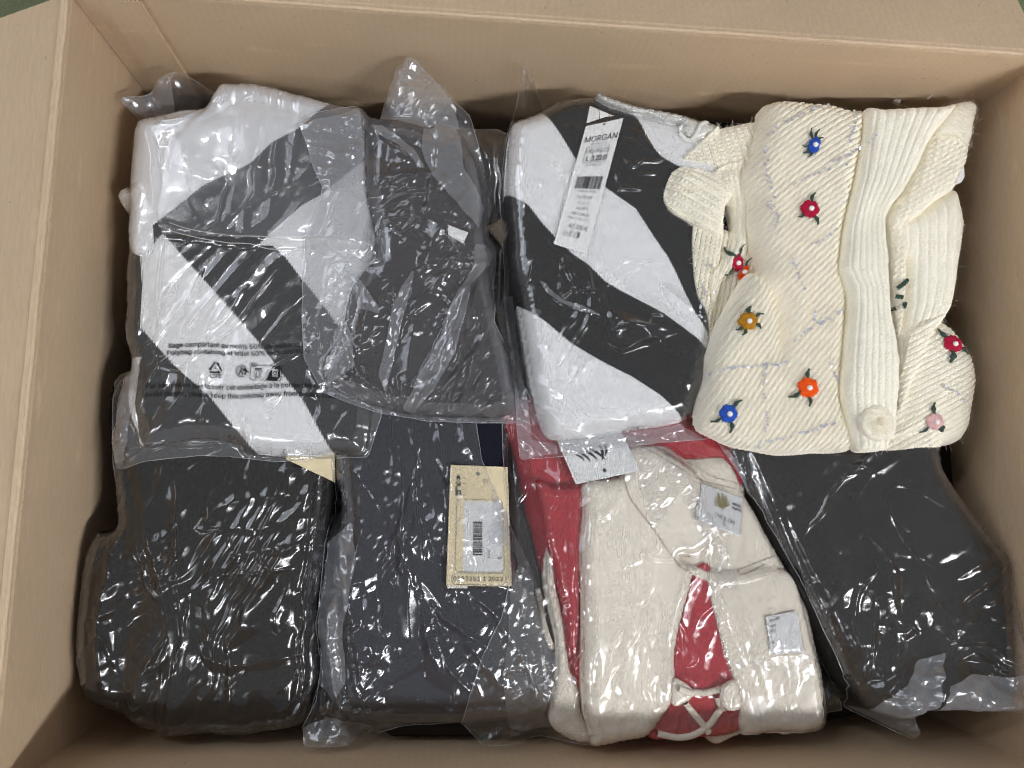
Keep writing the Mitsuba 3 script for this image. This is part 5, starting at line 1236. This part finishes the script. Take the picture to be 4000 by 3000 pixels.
flower('orange flower at the lower front', 'mat_orange', k8([(966, 850)])[0], 0.0100, 0.0098, 0, [(85, .010, .0018), (205, .014, .0018), (-90, .010, .0016)], 6)
flower('blue flower at the lower left corner', 'mat_blue', k8([(460, 1015)])[0], 0.0084, 0.0086, 15, [(45, .011, .0018), (205, .010, .0014), (-78, .011, .0018)], 7)
flower('crimson flower at the right side', 'mat_crimson', k8([(1946, 555)])[0], 0.0098, 0.0086, -15, [(125, .012, .0018), (-30, .012, .0016), (-105, .012, .0026)], 8)
flower('pale pink flower at the lower right', 'mat_pink', k8([(1840, 1055)])[0], 0.0088, 0.0080, 0, [(90, .012, .0018), (215, .012, .0012), (-50, .006, .0028)], 9)
for i, (a_, b_) in enumerate(((k8([(1570, 205), (1640, 150)])), (k8([(1565, 255), (1600, 265)])), (k8([(1565, 300), (1575, 330)])), (k8([(1618, 300), (1605, 330)])))):
    q = px([a_, b_], Z4)
    q = resample(q[:, :2], 0.002)
    add(f'{CKEY}__stem_stitch', tube(np.column_stack([q, zsample(q[:, 0], q[:, 1]) + 0.0012]), 0.0022, 8), 'mat_leaf')
# lines of small sequins
SL = [k7([(720, 380), (830, 320), (950, 260), (1040, 220), (1120, 190)]), k7([(1380, 420), (1320, 460), (1180, 550), (1110, 580)]), k7([(830, 740), (980, 660), (1080, 620)]), k7([(1280, 210), (1280, 280), (1240, 380), (1220, 440)]), k7([(1200, 590), (1195, 640)]), k7([(1205, 780), (1200, 820)]),
      k7([(700, 470), (705, 560), (700, 640), (720, 730), (740, 790), (720, 860), (760, 920), (750, 980)]), k7([(1150, 990), (1090, 1040), (990, 1090)]), k7([(830, 1150), (860, 1210), (870, 1240), (890, 1280)]), k8([(860, 70), (910, 180), (940, 250)]),
      k8([(1200, 345), (1130, 395), (1000, 460), (920, 520), (890, 560)]), k8([(1000, 370), (1010, 430), (1040, 450)]), k8([(380, 750), (490, 720), (600, 715), (740, 710), (850, 680)]), k8([(700, 700), (690, 760), (680, 900), (700, 1020), (705, 1120), (690, 1230)]), k8([(720, 1190), (880, 1150), (990, 1110), (1140, 1075)]),
      k8([(1100, 670), (1130, 740), (1170, 795)]), k8([(1880, 820), (1930, 850), (1980, 870), (2030, 910), (2070, 960)]), k8([(340, 170), (360, 210), (335, 300), (330, 370), (390, 410)]), k8([(430, 205), (490, 235)]), k8([(1590, 1180), (1600, 1195)]), k7([(350, 1180), (400, 1190)]), k7([(670, 850), (740, 860)])]
sq = []
rs = np.random.default_rng(77)
for l in SL:
    q = spline(px(l, Z4)[:, :2], 6, False)
    q = resample(q, 0.0029)
    q = q + rs.normal(0, 0.0007, q.shape)
    for (x, y) in q:
        if rs.random() < 0.18:
            continue
        z = zsample(x, y) + 0.0007
        tilt = rs.normal(0, 0.45, 2)
        n = np.array([tilt[0], tilt[1], 1.0])
        n /= np.linalg.norm(n)
        a = np.cross(n, [1, 0, 0.1])
        a /= np.linalg.norm(a)
        b = np.cross(n, a)
        ang = np.arange(8) * math.pi / 4
        R = rs.uniform(0.0012, 0.0019)
        v = np.array([x, y, z]) + R * (np.cos(ang)[:, None] * a + np.sin(ang)[:, None] * b)
        v = np.vstack([v, [x, y, z - 0.0004]])
        sq.append(trimesh.Trimesh(v, [[i, (i + 1) % 8, 8] for i in range(8)], process=False))
add(f'{CKEY}__sequins', join(sq), 'mat_sequin', False)
labels[f'{CKEY}__sequins'] = {'label': 'lines of tiny clear sequins', 'kind': 'stuff'}
# loose wool fibres along the edges
fz = []
keys = [k for k in scene if k.startswith(CKEY + '__') and scene[k].get('type') == 'ply' and scene[k]['bsdf']['id'] == 'mat_wool']
pool = []
for k in keys:
    v = meshkit.WRITTEN[scene[k]['filename']][0]
    pool.append(v[rs.choice(len(v), min(700, len(v)), replace=False)])
pool = np.vstack(pool)
for p in pool:
    if zsample(p[0], p[1]) > p[2] + 0.003:
        continue
    L = rs.uniform(0.0015, 0.005)
    a = rs.uniform(0, 2 * math.pi)
    d = np.array([math.cos(a), math.sin(a), rs.uniform(0.0, 0.8)])
    c = rs.normal(0, 0.9, 3)
    t = np.linspace(0, 1, 5)[:, None]
    fz.append(tube(p + L * (d * t + c * t * t * 0.6) + [0, 0, 0.0003], 0.00008, 3))
add(f'{CKEY}__wool_fuzz', join(fz), 'mat_wool', False)
labels[f'{CKEY}__wool_fuzz'] = {'kind': 'stuff'}
lab(CKEY, 'cream chunky knit cardigan with embroidered flowers and sequins, folded without a bag', 'cardigan')
# what peeks out behind the cardigan
q = px([(3490, 395), (3505, 378), (3522, 384), (3516, 404)], 0.02)
add('plastic_clip', trimesh.Trimesh(np.vstack([q, q - [0, 0, 0.004]]), [[0, 2, 1], [0, 3, 2], [0, 1, 4], [1, 5, 4], [1, 2, 5], [2, 6, 5], [2, 3, 6], [3, 7, 6], [3, 0, 7], [0, 4, 7]], process=False), 'mat_paper', False)
lab('plastic_clip', 'tiny white plastic piece behind the top edge of the cardigan', 'plastic clip')
q = px([(3765, 645), (3768, 690), (3756, 712), (3738, 716), (3745, 690)], Z4 + 0.001)
add('white_tag', trimesh.Trimesh(np.vstack([q, q - [0.001, 0, 0.006]]), [[0, 1, 2], [0, 2, 3], [0, 3, 4]] + [[i, (i + 1) % 5, 5 + i] for i in range(5)] + [[(i + 1) % 5, 5 + (i + 1) % 5, 5 + i] for i in range(5)], process=False), 'mat_paper', False)
lab('white_tag', 'white tag corner poking out at the right side of the cardigan', 'tag')
tp = np.array([px([p], 0.035)[0] for p in [(3620, 390), (3650, 360), (3690, 345), (3710, 348), (3704, 370)]])
add('loose_thread', tube(np.column_stack([spline(tp[:, :2], 6, False), np.full(len(spline(tp[:, :2], 6, False)), 0.036)]), 0.0006, 6), 'mat_cord')
lab('loose_thread', 'looped loose beige thread behind the top right of the cardigan', 'thread')

for k in labels:
    if labels[k].get('category') == 'plastic bag':
        labels[k]['group'] = 'clear plastic bags packed in the box'
